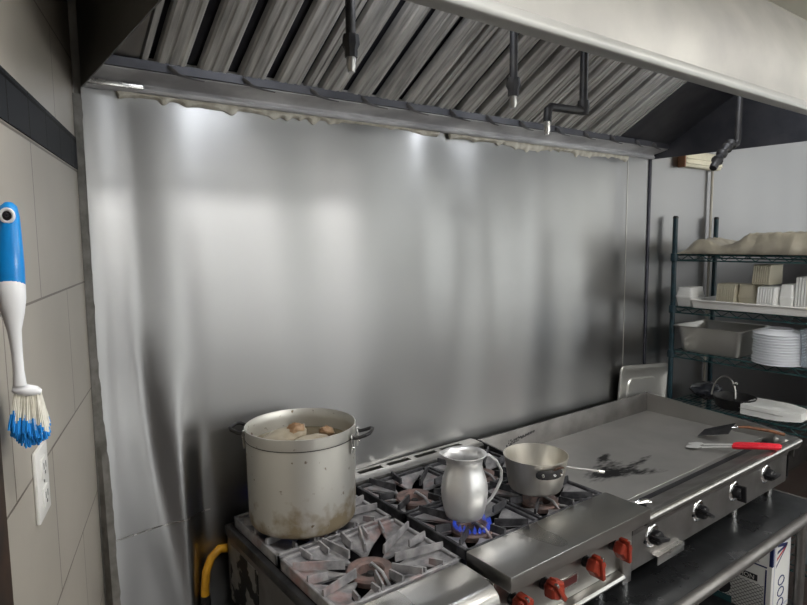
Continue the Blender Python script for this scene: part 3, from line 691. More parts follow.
# burnt crust on the back splash
b = MB(); rr = random.Random(11)
for i in range(90):
    x = 1.52 + rr.random() ** .8 * .17; q = (x - 1.52) / .17; z = .898 + .022 * q + rr.uniform(-.012, .010) * (1.1 - q); s_ = rr.uniform(.0015, .0055)
    b.lathe([(0, -.0008), (s_, 0), (s_ * .6, .0012), (0, .0016)], n=rr.choice((5, 6, 7)), mtx=Matrix.Translation((x, -.0645, z)) @ Matrix.Rotation(R(90), 4, 'X') @ Matrix.Rotation(rr.random() * 6, 4, 'Z'))
b.build('burnt_crust', 'iron', gr)

# ------------------------------------------------------------------ stockpot with bones
pc = (.494, -.227, .947)
pot = thing('stockpot', pc, 'tall dented aluminium stockpot with loop handles on the left range', 'stockpot')
rt, rb, H = .157, .151, .28
prof = [(0, 0), (rb - .020, 0), (rb - .008, .003), (rb - .001, .012), (rb + .001, .025), (rt - .002, H - .040), (rt - .002, H - .034), (rt - .0005, H - .031), (rt, H - .004), (rt + .0005, H - .001), (rt - .002, H), (rt - .0045, H - .002), (rt - .005, H - .03), (rb - .004, .03), (rb - .012, .008), (0, .007)]
MB().lathe(prof, pc, 96).build('pot_body', 'potside', pot, ang=60)
MB().lathe([(rt - .0022, H - .0345), (rt - .0007, H - .034), (rt - .0007, H - .0315), (rt - .0022, H - .031)], pc, 96).build('groove_line', 'iron', pot)
def pothandle(ang):
    c, s_ = math.cos(R(ang)), math.sin(R(ang)); e = Vector((c, s_, 0)); t_ = Vector((-s_, c, 0)); O = Vector(pc)
    def P(r, t, z): return O + e * r + t_ * t + Vector((0, 0, z))
    hz = H - .030
    hd = MB().tube([P(rt - .002, -.032, hz), P(rt + .018, -.036, hz + .004), P(rt + .040, -.034, hz + .012), P(rt + .048, -.022, hz + .014), P(rt + .049, 0, hz + .014), P(rt + .048, .022, hz + .014), P(rt + .040, .034, hz + .012), P(rt + .018, .036, hz + .004), P(rt - .002, .032, hz)], .0050, 12).build('handle', 'iron', pot)
    for sg in (-1, 1):
        MB().tube([P(rt + .001, sg * .033, hz + .012), P(rt + .003, sg * .033, hz), P(rt + .001, sg * .033, hz - .040)], [.009, .011, .008], 12, flat=(.35, 1), up=tuple(e)).build('bracket', 'steel_bright', hd)
        for dz in (-.004, -.026): MB().lathe([(0, .004), (.004, .003), (.005, 0), (0, 0)], n=10, mtx=Matrix.Translation(P(rt + .003, sg * .033, hz + dz)) @ e.to_track_quat('Z', 'X').to_matrix().to_4x4()).build('rivet', 'chrome', hd)
pothandle(-46); pothandle(134)
o = MB().lathe([(0, .002), (rt - .0065, .002), (rt - .0065, 0), (0, 0)], (pc[0], pc[1], 1.168), 64).build('broth', 'broth', origin=(pc[0], pc[1], 1.168)); tag(o, 'brown broth filling the stockpot', 'broth')
def lump(name, c, sx, sy, sz, rot, m, seed, label, cat='meat', amp=.25):
    b = bmesh.new(); bmesh.ops.create_icosphere(b, subdivisions=4, radius=1)
    for v in b.verts:
        q = v.co.copy(); k = 1 + amp * noise.noise(q * 1.3 + Vector((seed, 0, 0))) + amp * .5 * noise.noise(q * 3.1 + Vector((0, seed, 0))) + amp * .2 * noise.noise(q * 8)
        v.co = Vector((q.x * sx, q.y * sy, q.z * sz)) * k
    bmesh.ops.transform(b, matrix=Matrix.Translation(c) @ Matrix.Rotation(R(rot[2]), 4, 'Z') @ Matrix.Rotation(R(rot[1]), 4, 'Y') @ Matrix.Rotation(R(rot[0]), 4, 'X'), verts=b.verts)
    m_ = MB(); m_.join(b); o = m_.build(name, m, origin=c, ang=80); tag(o, label, cat); return o
lump('soup_bone', (.440, -.200, 1.180), .078, .040, .030, (0, -20, -25), 'bone', 1, 'pale pointed soup bone sticking out of the stockpot', 'bone', .22)
lump('meat_chunk', (.478, -.222, 1.206), .026, .020, .022, (15, -20, -30), 'meat', 4, 'browned meat chunk on top of the pale soup bone')
lump('soup_bone', (.500, -.270, 1.180), .062, .036, .018, (0, 0, -10), 'bone', 8, 'smooth flat bone floating at the front of the stockpot', 'bone')
lump('meat_chunk', (.580, -.225, 1.186), .026, .018, .014, (0, 20, 20), 'meat', 12, 'small brown meat piece at the right inside the stockpot')

# ------------------------------------------------------------------ jug
jc = (.866, -.512, .947)
jug = thing('metal_pitcher', jc, 'shiny round-bellied aluminium pitcher over a lit burner', 'pitcher')
jo = [(0, 0), (.047, 0), (.054, .004), (.060, .022), (.0655, .050), (.0675, .070), (.0668, .092), (.0625, .115), (.0550, .136), (.0515, .150), (.0515, .160), (.0545, .172), (.0610, .182), (.0640, .1845)]
ji = [(.0640, .1865), (.0600, .1865), (.0530, .176), (.0500, .162), (.0500, .150), (.0535, .136), (.0610, .115), (.0652, .092), (.066, .070), (.0640, .050), (.056, .020), (.05, .006), (0, .004)]
jbm = MB().lathe(jo + ji, jc, 64)
for v in jbm.bm.verts:    # pouring lip on the far left side
    d = Vector((v.co.x - jc[0], v.co.y - jc[1], 0)); z = v.co.z - jc[2]
    if z > .155 and d.length > 1e-4:
        k = max(0, d.normalized().dot(Vector((-.87, .49, 0)))) ** 12
        v.co += d.normalized() * .010 * k * (z - .155) / .03; v.co.z += .004 * k
jbm.build('pitcher_body', 'jug', jug, ang=60)
a = R(-33); e = Vector((math.cos(a), math.sin(a), 0)); J = Vector(jc); Z = Vector((0, 0, 1))
MB().tube([J + e * .058 + Z * .180, J + e * .072 + Z * .178, J + e * .094 + Z * .160, J + e * .108 + Z * .132, J + e * .108 + Z * .105, J + e * .095 + Z * .075, J + e * .080 + Z * .050, J + e * .066 + Z * .036, J + e * .062 + Z * .030],
          [.009, .012, .012, .0115, .0105, .0095, .009, .010, .008], 14, flat=(.32, 1), up=tuple(Z)).build('handle', 'jug', jug)
MB().lathe([(0, .002), (.062, .002), (.062, 0), (0, 0)], (jc[0], jc[1], jc[2] + .09), 48)
# ------------------------------------------------------------------ sauce pan
sc_ = (1.180, -.508, .947)
pan = thing('saucepan', sc_, 'small aluminium saucepan with a riveted black bracket, right of the pitcher', 'saucepan')
MB().lathe([(0, 0), (.070, 0), (.081, .004), (.0855, .014), (.101, .106), (.1035, .110), (.1035, .112), (.1000, .112), (.0985, .106), (.083, .016), (.078, .008), (0, .006)], sc_, 72).build('pan_body', 'pan', pan, ang=60)
S = Vector(sc_)
def PR(ang, r, z): return S + Vector((math.cos(R(ang)) * r, math.sin(R(ang)) * r, z))
A0 = -113
b = MB()
pts = [PR(A0 + d, .1 + .002 + .001 * (abs(d) < 14), .080) for d in (-26, -22, -15, -7, 0, 7, 15, 22, 26)]
b.tube(pts, [.006, .012, .0145, .015, .015, .015, .0145, .012, .006], 14, flat=(.25, 1), up=tuple(Vector((math.cos(R(A0)), math.sin(R(A0)), 0)))); brk = b.build('bracket', 'iron', pan)
for d in (-14, 6, 20): MB().lathe([(0, .004), (.004, .003), (.0055, 0), (0, 0)], n=12, mtx=Matrix.Translation(PR(A0 + d, .1065, .080)) @ Vector((math.cos(R(A0 + d)), math.sin(R(A0 + d)), 0)).to_track_quat('Z', 'X').to_matrix().to_4x4()).build('rivet', 'chrome', brk)
MB().tube([PR(A0 + 5, .103, .094), PR(A0 + 12, .108, .100), PR(A0 + 22, .106, .098), PR(A0 + 30, .103, .092)], [.004, .007, .006, .003], 10, flat=(.5, 1)).build('burnt_edge', mat('burnt brown residue', (.10, .04, .02), (.05, .025, .015), rough=.5, scale=40), brk)
hs = PR(A0 + 46, .100, .086)
he = hs + Vector((.080, -.062, -.014))
MB().tube([hs, hs.lerp(he, .5), he], .0038, 10).build('handle_rod', 'steel', pan); MB().tube([he.lerp(hs, .02), he + (he - hs).normalized() * .016], [.0065, .005], 10).build('rod_tip', 'steel_bright', pan)

# ------------------------------------------------------------------ tongs and turner on the griddle
tg = thing('tongs', (2.25, -.65, .86), 'steel tongs with red grips lying across the griddle edge', 'tongs')
hd0, tl = Vector((2.205, -.505, .862)), Vector((2.292, -.800, .912))
ax = (tl - hd0).normalized(); sd = ax.cross(Z).normalized()
for sg in (-1, 1):
    a0 = hd0 + sd * sg * .022; a1 = tl + sd * sg * .010; L = (a1 - a0)
    arm = MB().tube([a0 + L * .10, a0 + L * .35 + Z * .004, a0 + L * .6 + Z * .005, a1], [.009, .008, .0085, .0085], 10, flat=(.35, 1), up=tuple(Z)).build('arm', 'tongsteel', tg)
    b = MB(); n = 12
    top = []; 
    for j in range(n):   # scalloped end
        aa = math.pi * 2 * j / n; rx = .028 * (1 + .16 * math.cos(aa * 5)); top.append((aa, rx))
    V0 = b.bm.verts.new(a0 + Z * .010); ring = [b.bm.verts.new(a0 + ax * math.cos(t_) * r_ * 1.25 + sd * math.sin(t_) * r_ * .8 + Z * .002) for t_, r_ in top]
    V1 = b.bm.verts.new(a0 + Z * .006)
    for j in range(n): b.bm.faces.new([ring[j], ring[(j + 1) % n], V0]); b.bm.faces.new([ring[(j + 1) % n], ring[j], V1])
    b.build('scalloped_head', 'tongsteel', arm)
    MB().tube([a0 + L * .46 + Z * .004, a0 + L * .50 + Z * .005, a0 + L * .8 + Z * .006, a0 + L * .98 + Z * .004, a1 + ax * .004 + Z * .003], [.009, .013, .013, .0125, .007], 14, flat=(.8, 1), up=tuple(Z)).build('grip', 'redgrip', arm)
MB().tube([tl - sd * .012, tl + sd * .012], .005, 12).build('hinge_pin', 'steel_bright', tg)
tn = thing('turner', (2.42, -.60, .86), 'griddle turner with a dark blade and worn wooden handle behind the tongs', 'spatula')
b = MB(); P = [Vector((2.335, -.45, .862)), Vector((2.395, -.45, .880)), Vector((2.435, -.565, .928)), Vector((2.36, -.570, .896))]
Q = [p + Vector((0, 0, .003)) for p in P]; b.quad(*P); b.quad(*Q)
for i in range(4): b.quad(P[i], P[(i + 1) % 4], Q[(i + 1) % 4], Q[i])
bl = b.build('blade', 'steel_dark', tn)
MB().tube([(2.40, -.565, .918), (2.415, -.595, .925)], [.012, .006], 12, flat=(.4, 1)).build('ferrule', 'chrome', bl)
MB().tube([(2.408, -.585, .922), (2.425, -.62, .926), (2.455, -.69, .922), (2.478, -.745, .914)], [.005, .0065, .0065, .007], 14).build('handle', 'wood', tn)

# ------------------------------------------------------------------ hotel pan lid behind the griddle
lid = thing('hotel_pan', (0, 0, 0), 'large shallow steel hotel pan standing on edge behind the griddle corner', 'hotel pan')
W_, H_ = .455, .47
def rrect(w, h, r, n=6):
    out = []
    for cx, cy, a0 in ((w / 2 - r, h / 2 - r, 0), (-w / 2 + r, h / 2 - r, 90), (-w / 2 + r, -h / 2 + r, 180), (w / 2 - r, -h / 2 + r, 270)):
        for i in range(n + 1): a = R(a0 + 90 * i / n); out.append((cx + r * math.cos(a), cy + r * math.sin(a)))
    return out
b = MB(); lv = [(W_, H_, .035, -.006), (W_, H_, .035, 0), (W_ - .004, H_ - .004, .033, .002), (W_ - .034, H_ - .034, .035, .002), (W_ - .044, H_ - .044, .04, -.004), (W_ - .085, H_ - .075, .055, -.017), (W_ - .19, H_ - .14, .04, -.018), (W_ - .20, H_ - .15, .038, -.012), (W_ - .215, H_ - .165, .035, -.012)]
rings = [[b.bm.verts.new((p[0], -z, p[1])) for p in rrect(w, h, r)] for w, h, r, z in lv]; n = len(rings[0])
for A, B in zip(rings, rings[1:]):
    for i in range(n): b.bm.faces.new([A[i], A[(i + 1) % n], B[(i + 1) % n], B[i]])
b.bm.faces.new(rings[-1])
b.build('pan_shell', 'steel_soft', lid)
lid.location = (2.572, -.038, .853); lid.rotation_euler = (0, R(5.5), 0)

# ------------------------------------------------------------------ wire shelving
ws = thing('wire_shelving', (3.0, -.66, 0), 'dark green wire shelving unit along the right, loaded with tableware', 'wire shelving')
PX0, PX1, PY0, PY1 = 2.81, 3.25, -.05, -.86
for x in (PX0, PX1):
    for y in (PY0, PY1):
        b = MB().tube([(x, y, .02), (x, y, 1.846)], .0135, 14).build('post', 'greenpost', ws)
        MB().lathe([(0, .010), (.010, .009), (.0145, .003), (.0145, -.004), (0, -.004)], (x, y, 1.846), 14).build('post_cap', 'blackplastic', b)
SZ = [1.655, 1.378, 1.138, .858, .20]
for z in SZ:
    b = MB()
    for x in (PX0 + .002, PX1 - .002):
        for dz in (-.004, -.034): b.tube([(x, PY0, z + dz), (x, PY1, z + dz)], .0036, 6)
        pts = []; n = 22
        for i in range(n + 1): pts.append((x, PY0 + (PY1 - PY0) * i / n, z - .006 - (.026 if i % 2 else 0)))
        b.tube(pts, .0026, 5)
    for y in (PY0, PY1):
        for dz in (-.004, -.034): b.tube([(PX0, y, z + dz), (PX1, y, z + dz)], .0036, 6)
    for i in range(1, 30):
        y = PY0 + (PY1 - PY0) * i / 30; b.tube([(PX0, y, z - .002), (PX1, y, z - .002)], .0018, 5)
    for i in (1, 2, 3): x = PX0 + (PX1 - PX0) * i / 4; b.tube([(x, PY0, z - .006), (x, PY1, z - .006)], .003, 5)
    s_ = b.build('wire_shelf', 'green', ws)
    for x in (PX0, PX1):
        for y in (PY0, PY1): MB().lathe([(.0138, .004), (.019, .002), (.020, -.036), (.0138, -.040)], (x, y, z), 14).build('shelf_collar', 'greenpost', s_)
MB().box(PX0 + .006, PX1 - .006, PY1 + .01, PY0 - .01, 1.646, 1.655).build('shelf_liner', 'steel_dark', ws)

# plastic bag on the top shelf
b = MB(); nx, ny = 40, 110; g = []
def bagh(u, v):
    y = v
    base_ = .04 + .075 * (0 if v < 0 else 1) * (.35 * math.exp(-((v - .13) / .07) ** 2) * 2.0 + min(1, max(0, (v - .22) / .14)) ** 1.3)
    edge = min(1, u * 7, (1 - u) * 7) ** .6
    return base_ * edge
for i in range(nx + 1):
    row = []
    for j in range(ny + 1):
        u = i / nx; v = j / ny; y = -.04 - v * .84
        h = bagh(u, v * .84); h *= min(1, v * 9, (1 - v) * 12)
        x = 2.800 + .40 * u + .010 * noise.noise((u * 3, v * 14, 1))
        z = 1.657 + .82 * h * (1 + .12 * noise.noise((u * 4, v * 10, 2)) + .16 * abs(noise.noise((u * 12, v * 22 + u * 6, 3)))) + .003 * noise.noise((u * 20, v * 70, 8))
        row.append(b.bm.verts.new((x, y, max(1.657, z))))
    g.append(row)
for i in range(nx):
    for j in range(ny): b.bm.faces.new([g[i][j], g[i + 1][j], g[i + 1][j + 1], g[i][j + 1]])
bot = [[g[i][j] for j in (0, ny)] for i in (0, nx)]
o = b.build('plastic_bag', 'bag', origin=(3.0, -.6, 1.657), ang=80); tag(o, 'large crumpled cloudy plastic bag lying on the top wire shelf', 'plastic bag')
md = o.modifiers.new('thickness', 'SOLIDIFY'); md.thickness = .0012

# second shelf: sheet pan tray with foam boxes
tr = thing('sheet_pan', (2.975, -.505, 1.379), 'long aluminium sheet pan on the second wire shelf under foam boxes', 'sheet pan')
b = MB(); lv = [(.40, .70, .015, .026), (.40, .70, .015, .030), (.394, .694, .013, .0325), (.386, .686, .012, .030), (.375, .675, .012, .003), (.365, .665, .010, .0015)]
rings = [[b.bm.verts.new((2.975 + p[0], -.505 + p[1], 1.3785 + z * 1.4)) for p in rrect(w, h, r)] for w, h, r, z in lv]; n = len(rings[0])
for A, B in zip(rings, rings[1:]):
    for i in range(n): b.bm.faces.new([A[i], A[(i + 1) % n], B[(i + 1) % n], B[i]])
b.bm.faces.new(rings[-1]); o = b.build('tray', 'white', tr); md = o.modifiers.new('thickness', 'SOLIDIFY'); md.thickness = .0015
# foam boxes nested on edge, ribs showing
def foamrow(x, y0, y1, z0, h, n, m, label, group, depth=.14, tilt=0):
    first = None; p = (y1 - y0) / n
    for i in range(n):
        y = y0 + p * (i + .5)
        if first is None:
            b = MB(); t_ = abs(p) * .40
            b.prism([(-.012, .006), (0, h), (.010, h + .004), (depth, h + .002), (depth + .006, .004), (depth - .01, 0), (.004, 0)], 'y', -t_, t_, bev=min(t_ * .6, .004), seg=1)
            o = b.build('foam_box', m); o.location = (x, y, z0); first = o
        else: o = first.copy(); COL.objects.link(o); o.location = (x, y, z0)
        if tilt: o.rotation_euler = (0, 0, R(tilt))
        tag(o, label, 'foam box', group)
ZT = 1.384
foamrow(2.845, -.262, -.352, ZT, .120, 9, 'foam_beige', 'cream foam box in the nested row at the near left of the sheet pan', 'cream foam boxes on the sheet pan')
foamrow(2.845, -.455, -.535, ZT, .114, 7, 'foam', 'white foam box in the nested row at the middle of the sheet pan', 'white foam boxes on the sheet pan')
foamrow(2.90, -.60, -.70, ZT, .164, 8, 'foam', 'white foam box in the tall row at the right of the sheet pan', 'tall white foam boxes on the sheet pan')
foamrow(2.86, -.425, -.505, 1.5085, .095, 8, 'foam_beige', 'cream foam box in the upper row, stacked over the others', 'cream foam boxes stacked on top')
def clam(c, sx, sy, h, m, label, rot=0, flap=True):
    t_ = thing('takeout_container', (0, 0, 0), label, 'takeout container')
    b = MB(); lv = [(sx * .82, sy * .82, .01, 0), (sx * .96, sy * .96, .012, h * .46), (sx, sy, .012, h * .46), (sx, sy, .012, h * .50)]
    rings = [[b.bm.verts.new((p[0], p[1], z)) for p in rrect(w, hh, r, 3)] for w, hh, r, z in lv]; n = len(rings[0]); b.bm.faces.new(rings[0])
    for A, B in zip(rings, rings[1:]):
        for i in range(n): b.bm.faces.new([A[i], A[(i + 1) % n], B[(i + 1) % n], B[i]])
    b.bm.faces.new(rings[-1]); b.build('base', m, t_)
    b = MB(); lv = [(sx, sy, .012, h * .51), (sx, sy, .012, h * .55), (sx * .94, sy * .94, .012, h * .56), (sx * .84, sy * .84, .012, h)]
    rings = [[b.bm.verts.new((p[0], p[1], z)) for p in rrect(w, hh, r, 3)] for w, hh, r, z in lv]; b.bm.faces.new(rings[0])
    for A, B in zip(rings, rings[1:]):
        for i in range(n): b.bm.faces.new([A[i], A[(i + 1) % n], B[(i + 1) % n], B[i]])
    b.bm.faces.new(rings[-1]); b.build('lid', m, t_)
    t_.location = c; t_.rotation_euler = (0, 0, R(rot)); return t_
clam((2.885, -.105, 1.379), .15, .09, .100, 'foam', 'closed foam takeout container at the left end of second shelf')
clam((3.02, -.30, ZT), .16, .14, .095, 'foam_beige', 'cream takeout container behind the near left foam row')
clam((2.93, -.395, ZT), .14, .085, .122, 'foam_beige', 'cream takeout container between the two nested foam rows')
clam((2.95, -.568, ZT), .15, .06, .130, 'foam', 'white takeout container between the middle and right foam rows')

# third shelf: deep steel pan, plates, clear tub
dp = thing('deep_steel_pan', (2.96, -.24, 1.14), 'deep rectangular steel pan on the third wire shelf beside the plates', 'steel pan')
b = MB(); lv = [(.34, .36, .020, .133), (.34, .36, .020, .137), (.334, .354, .018, .139), (.316, .336, .02, .137), (.306, .326, .025, .128), (.275, .292, .03, .010), (.262, .28, .028, .001), (.24, .26, .02, 0)]
rings = [[b.bm.verts.new((2.958 + p[0], -.242 + p[1], 1.141 + z)) for p in rrect(w, h, r)] for w, h, r, z in lv]; n = len(rings[0])
for A, B in zip(rings, rings[1:]):
    for i in range(n): b.bm.faces.new([A[i], A[(i + 1) % n], B[(i + 1) % n], B[i]])
b.bm.faces.new(rings[-1]); o = b.build('pan_shell', 'steel_soft', dp); md = o.modifiers.new('thickness', 'SOLIDIFY'); md.thickness = .0015
first = None; rr = random.Random(9)
ords = ['bottom', 'second', 'third', 'fourth', 'fifth', 'sixth', 'seventh', 'eighth', 'ninth', 'tenth', 'eleventh', 'topmost']
for i in range(12):
    lab = ('%s white plate of the upturned stack on the third shelf' % ords[i]) if i in (0, 11) else '%s white plate from the bottom of the upturned plate stack' % ords[i]
    loc = (2.872 + rr.uniform(-.002, .002), -.552 + rr.uniform(-.002, .002), 1.140 + i * .0128)
    if first is None:
        first = MB().lathe([(.1085, 0), (.111, .002), (.1085, .0045), (.075, .018), (.062, .022), (.060, .026), (.057, .026), (.057, .022), (0, .021), (0, .018), (.06, .018), (.073, .0145), (.105, .001), (.1085, 0)], n=56).build('plate', 'plate'); o = first
    else: o = first.copy(); COL.objects.link(o)
    o.location = loc; tag(o, lab, 'plate', 'plates stacked on the third shelf')
tub = thing('clear_tub', (2.92, -.76, 1.14), 'clear plastic tub at the right edge on the third shelf', 'plastic tub')
b = MB(); lv = [(.16, .18, .02, 0), (.18, .20, .02, .165), (.19, .21, .02, .168), (.19, .21, .02, .172), (.174, .194, .02, .170), (.154, .174, .02, .004)]
rings = [[b.bm.verts.new((2.915 + p[0], -.750 + p[1], 1.14 + z)) for p in rrect(w, h, r)] for w, h, r, z in lv]; n = len(rings[0]); b.bm.faces.new(rings[0]); 
for A, B in zip(rings, rings[1:]):
    for i in range(n): b.bm.faces.new([A[i], A[(i + 1) % n], B[(i + 1) % n], B[i]])
b.bm.faces.new(rings[-1]); b.build('tub_shell', 'clear', tub)

# fourth shelf: black pan, film, white wrapped stack
fp_ = thing('black_pan', (2.93, -.335, .862), 'round black pan with an upright wire handle on the lower wire shelf', 'pan')
MB().lathe([(0, 0), (.075, 0), (.088, .012), (.100, .055), (.103, .058), (.100, .060), (.085, .014), (.072, .005), (0, .005)], (2.93, -.335, .862), 48).build('pan_body', 'iron', fp_, ang=60)
hp = []
for i in range(17):
    a = math.pi * i / 16; hp.append(Vector((2.90 + .02 * math.sin(a), -.292 + .060 * math.cos(a), .915 + .105 * math.sin(a))))
MB().tube(hp, .0045, 10).build('loop_handle', 'steel', fp_)
MB().tube([(2.90, -.335, .985), (2.89, -.36, 1.0)], [.004, .008], 10).build('handle_end', 'steel_bright', fp_)
lump('film_bundle', (3.02, -.15, .905), .12, .075, .045, (0, 0, 20), 'blackfilm', 21, 'dark bundle of plastic film at the back of the lower wire shelf', 'plastic bundle', .3)
wr = thing('napkin_pack', (2.93, -.53, .862), 'white plastic-wrapped pack beside the black pan on the wire shelf', 'wrapped pack')
b = bmesh.new(); bmesh.ops.create_cube(b, size=1); bmesh.ops.subdivide_edges(b, edges=b.edges[:], cuts=10, use_grid_fill=True)
for v in b.verts:
    x, y, z = v.co; taper = 1 - .55 * max(0, (-y - .05) * 2) ** 1.6
    v.co = Vector((2.93 + x * .19 * taper, -.535 + y * .255, .888 + z * .050 * (.55 + .45 * taper) + .003 * noise.noise((x * 6, y * 12, z * 4))))
m_ = MB(); m_.join(b); m_.build('wrapped_stack', 'foam', wr, ang=50)
MB().box(2.834, 2.836, -.60, -.40, .8905, .8925).build('wrap_seam', 'steel', wr)

# low shelf: clear box
cb = thing('clear_food_box', (2.93, -.70, .2), 'clear plastic food box on the lowest wire shelf', 'plastic box')
b = MB(); b.box(2.84, 3.02, -.80, -.68, .204, .385, bev=.012, seg=3); b.build('box_shell', mat('cloudy clear plastic', (.45, .52, .58), rough=.2, trans=.35), cb)

# ------------------------------------------------------------------ printed carton under the stand
ct = thing('printed_carton', (2.436, -.60, .155), 'white and navy printed carton on the undershelf of the stand', 'carton')
CX0, CX1, CY0, CY1, CZ0, CZ1 = 2.345, 2.527, -.775, -.42, .156, .50
MB().box(CX0, CX1, CY0, CY1, CZ0, CZ1, bev=.006).build('carton_body', 'carton', ct)
b = MB()      # net pattern on the left face
for i in range(-8, 22):
    for sg in (1, -1):
        y0 = CY0 + .030 + i * .020; z0, z1 = CZ0 + .005, CZ0 + .135
        pts = [(y0, z0), (y0 + sg * .16, z1)]
        (ya, za), (yb, zb) = pts
        lo, hi = CY0 + .030, CY1 - .02
        def cl(ya, za, yb, zb):
            for lim, up_ in ((lo, False), (hi, True)):
                for k in (0, 1):
                    if k == 0: P0, P1 = (ya, za), (yb, zb)
                    else: P0, P1 = (yb, zb), (ya, za)
                    if (P0[0] > lim) if up_ else (P0[0] < lim):
                        if (P1[0] > lim) if up_ else (P1[0] < lim): return None
                        t_ = (lim - P0[0]) / (P1[0] - P0[0]); P0 = (lim, P0[1] + t_ * (P1[1] - P0[1]))
                        if k == 0: ya, za = P0
                        else: yb, zb = P0
            return ya, za, yb, zb
        q = cl(ya, za, yb, zb)
        if q: b.tube([(CX0 - .0004, q[0], q[1]), (CX0 - .0004, q[2], q[3])], .0009, 4)
b.build('net_print', 'inkblack', ct)
MB().box(CX0 - .0008, CX0 + .001, CY0 + .020, CY0 + .026, CZ0 + .01, .365).build('border_print', 'ink', ct)
MB().box(CX0 - .0008, CX0 + .001, CY0 + .020, CY1 - .02, .372, .378).build('border_print', 'ink', ct)
MB().box(CX0 - .0010, CX0 + .012, CY0 - .0010, CY0 + .012, .385, CZ1 - .03).build('corner_print', 'ink', ct)
MB().box(CX0 - .0009, CX0 + .001, CY0 + .055, CY1 - .03, .300, .328).build('text_band', 'inkblack', ct)
MB().box(CX0 - .0009, CX0 + .001, CY0 + .155, CY1 - .06, CZ0 - .0, CZ0 + .03).build('emblem_print', 'teal', ct)
MB().lathe([(0, .0012), (.040, .0012), (.040, 0), (0, 0)], n=28, mtx=Matrix.Translation((CX0 - .0002, CY0 + .20, .228)) @ Matrix.Rotation(R(-90), 4, 'Y')).build('emblem_print', 'inkblack', ct)
def text(s_, size, loc, rot, m, parent, name='lettering'):
    cu = bpy.data.curves.new(name, 'FONT'); cu.body = s_; cu.size = size; cu.extrude = .0004; cu.align_x = 'RIGHT'
    t_ = bpy.data.objects.new('tmp', cu); me = bpy.data.meshes.new_from_object(t_); bpy.data.objects.remove(t_)
    me.transform(Matrix.Translation(Vector(loc) - Vector(ORG[parent.name])) @ Matrix(rot).to_4x4())
    me.materials.clear(); me.materials.append(M[m]); o = bpy.data.objects.new(name, me); COL.objects.link(o); o.parent = parent; return o
# text on the left face (normal -x): reads towards -y
rotL = ((0, 0, -1), (-1, 0, 0), (0, 1, 0))
text('NTION', .027, (CX0 - .0016, CY0 + .066, .3045), rotL, 'sticker', ct)
text('R', .022, (CX0 - .0016, CY0 + .05, .388), rotL, 'ink', ct)
# front face print
MB().box(CX0 + .018, CX1 - .012, CY0 - .0008, CY0 + .001, CZ0 + .02, .47).build('front_panel_print', mat('pale blue print', (.50, .52, .60), rough=.5), ct)
MB().box(CX0 + .024, CX1 - .018, CY0 - .0012, CY0 + .001, CZ0 + .03, .46).build('front_panel_ground', 'carton', ct)
for k in range(4):
    MB().prism([(CX0 + .03 + k * .004, .37 + k * .03), (CX0 + .035 + k * .004, .37 + k * .03 + .012), (CX0 + .14, .45 - .0 + k * .001), (CX0 + .135, .44)], 'y', CY0 - .0016, CY0).build('stripe_print', 'inkred' if k == 1 else 'ink', ct)
for k in range(3):
    MB().tube([(CX0 + .09 + .03 * math.cos(t_ / 9 * math.pi * 2), CY0 - .001, .30 - k * .05 + .02 * math.sin(t_ / 9 * math.pi * 2)) for t_ in range(9)], .003, 5, closed=True).build('swirl_print', 'ink', ct)

# ------------------------------------------------------------------ ceiling lights, plus added glowing and dark panels (mirrored in the steel)
def clight(x, y, lx, ly, label, m='lightpanel'):
    t_ = thing('ceiling_light', (x, y, CEIL), label, 'ceiling light', 'flat ceiling lights')
    MB().box(x - lx / 2 - .02, x + lx / 2 + .02, y - ly / 2 - .02, y + ly / 2 + .02, CEIL - .022, CEIL, bev=.003).build('light_frame', 'white', t_)
    MB().box(x - lx / 2, x + lx / 2, y - ly / 2, y + ly / 2, CEIL - .026, CEIL - .021).build('diffuser', m, t_)
clight(.32, -1.55, .34, .20, 'flat ceiling light in front of the hood, nearest the tiled wall', 'lightnear')
clight(2.9, -2.1, 1.2, .30, 'long flat ceiling light towards the wire shelving')
clight(1.7, -3.4, 1.2, .6, 'wide flat ceiling light far from the cooking line')
def window(n, b): return struct(b, n, 'glowpanel')  # unseen glowing panel, added to be mirrored as bright bands in the steel
M['dimpanel'] = mat('dim added glow panel', (1, 1, 1), emit=(.93, .97, 1.0), estr=.30)  # weak emitter for the added panel on the right wall
struct(MB().box(XR - .02, XR, -1.65, -.1, 1.66, 2.6), 'added_glow_panel_4', 'dimpanel')  # added glowing panel, brightens the sheet above the wire shelving
W1 = window('added_glow_panel_1', MB().box(2.0, 4.7, YF, YF + .02, .95, 2.15))
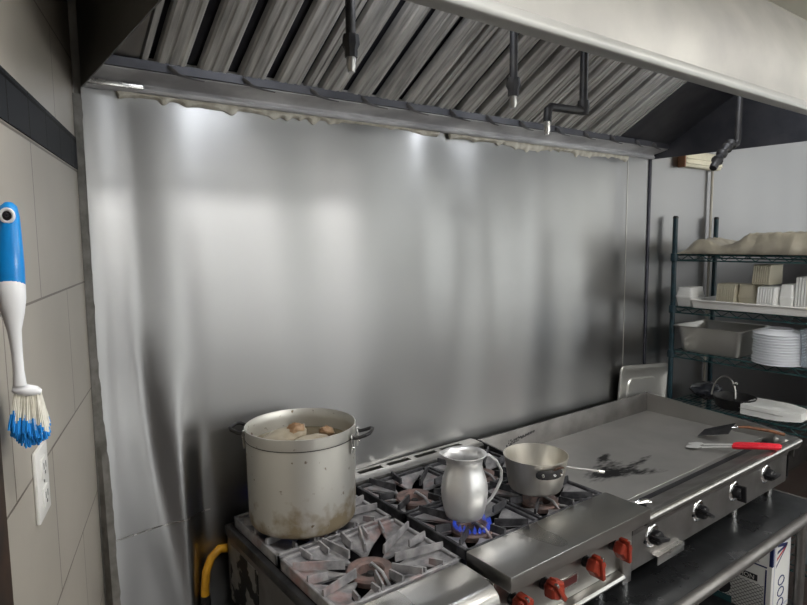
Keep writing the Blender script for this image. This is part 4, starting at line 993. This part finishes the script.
window('added_glow_panel_2', MB().box(XR - .02, XR, -3.9, -1.75, .95, 2.15))
window('added_glow_panel_3', MB().box(.80, 1.30, YF, YF + .02, .08, 2.15))  # added glowing strip down to the floor, brightens the sheet's lower left
struct(MB().box(XR - .03, XR, -1.7, .0, 0, 1.62), 'added_dark_panel_1', 'steel_dark')  # added dark panel, darkens what the sheet mirrors behind the shelving
struct(MB().box(1.95, XR, YF, YF + .03, 0, .93), 'added_dark_panel_2', 'darkwood')  # added dark panel, keeps the lower part of the sheet dark
struct(MB().box(XR - .03, XR, YF, -1.7, 0, .93), 'added_dark_panel_3', 'darkwood')  # same added darkening, continued along the right wall
struct(MB().box(1.35, 1.9, YF, YF + .05, 0, 2.1, bev=.01), 'added_dark_panel_4', 'steel_dark')  # added dark slab, mirrored as a dark column in the sheet
struct(MB().box(-.6, .2, YF, YF + .05, 0, 2.1, bev=.01), 'added_dark_panel_5', 'darkwood')  # second added dark slab, darkens the sheet's left edge
for x in (2.62, 3.62): MB().box(x, x + .07, YF, YF + .05, .95, 2.15, bev=.005).build('added_panel_bar', 'cream', W1)  # bars across the first added glowing panel

# ------------------------------------------------------------------ camera, world, view
cam = bpy.data.cameras.new('camera'); co = bpy.data.objects.new('camera', cam); COL.objects.link(co); sc.camera = co
cam.sensor_width = 36; cam.lens = 609.17 / 807 * 36; cam.clip_start = .02
r_ = Vector((.79628354, -.60483339, -.01044524)); u_ = Vector((.07044733, .07556908, .99464893)); f_ = Vector((.60080754, .7927584, -.10278331))
mt = Matrix((r_, u_, -f_)).transposed().to_4x4(); mt.translation = (-.29583721, -1.76240932, 1.74597234); co.matrix_world = mt
wd = bpy.data.worlds.new('world'); sc.world = wd; wd.use_nodes = True
wd.node_tree.nodes['Background'].inputs[0].default_value = (.8, .85, .9, 1); wd.node_tree.nodes['Background'].inputs[1].default_value = .4
sc.view_settings.view_transform = 'Standard'; sc.view_settings.look = 'None'; sc.view_settings.gamma = 1; sc.view_settings.exposure = 0.85
sc.view_settings.use_curve_mapping = False
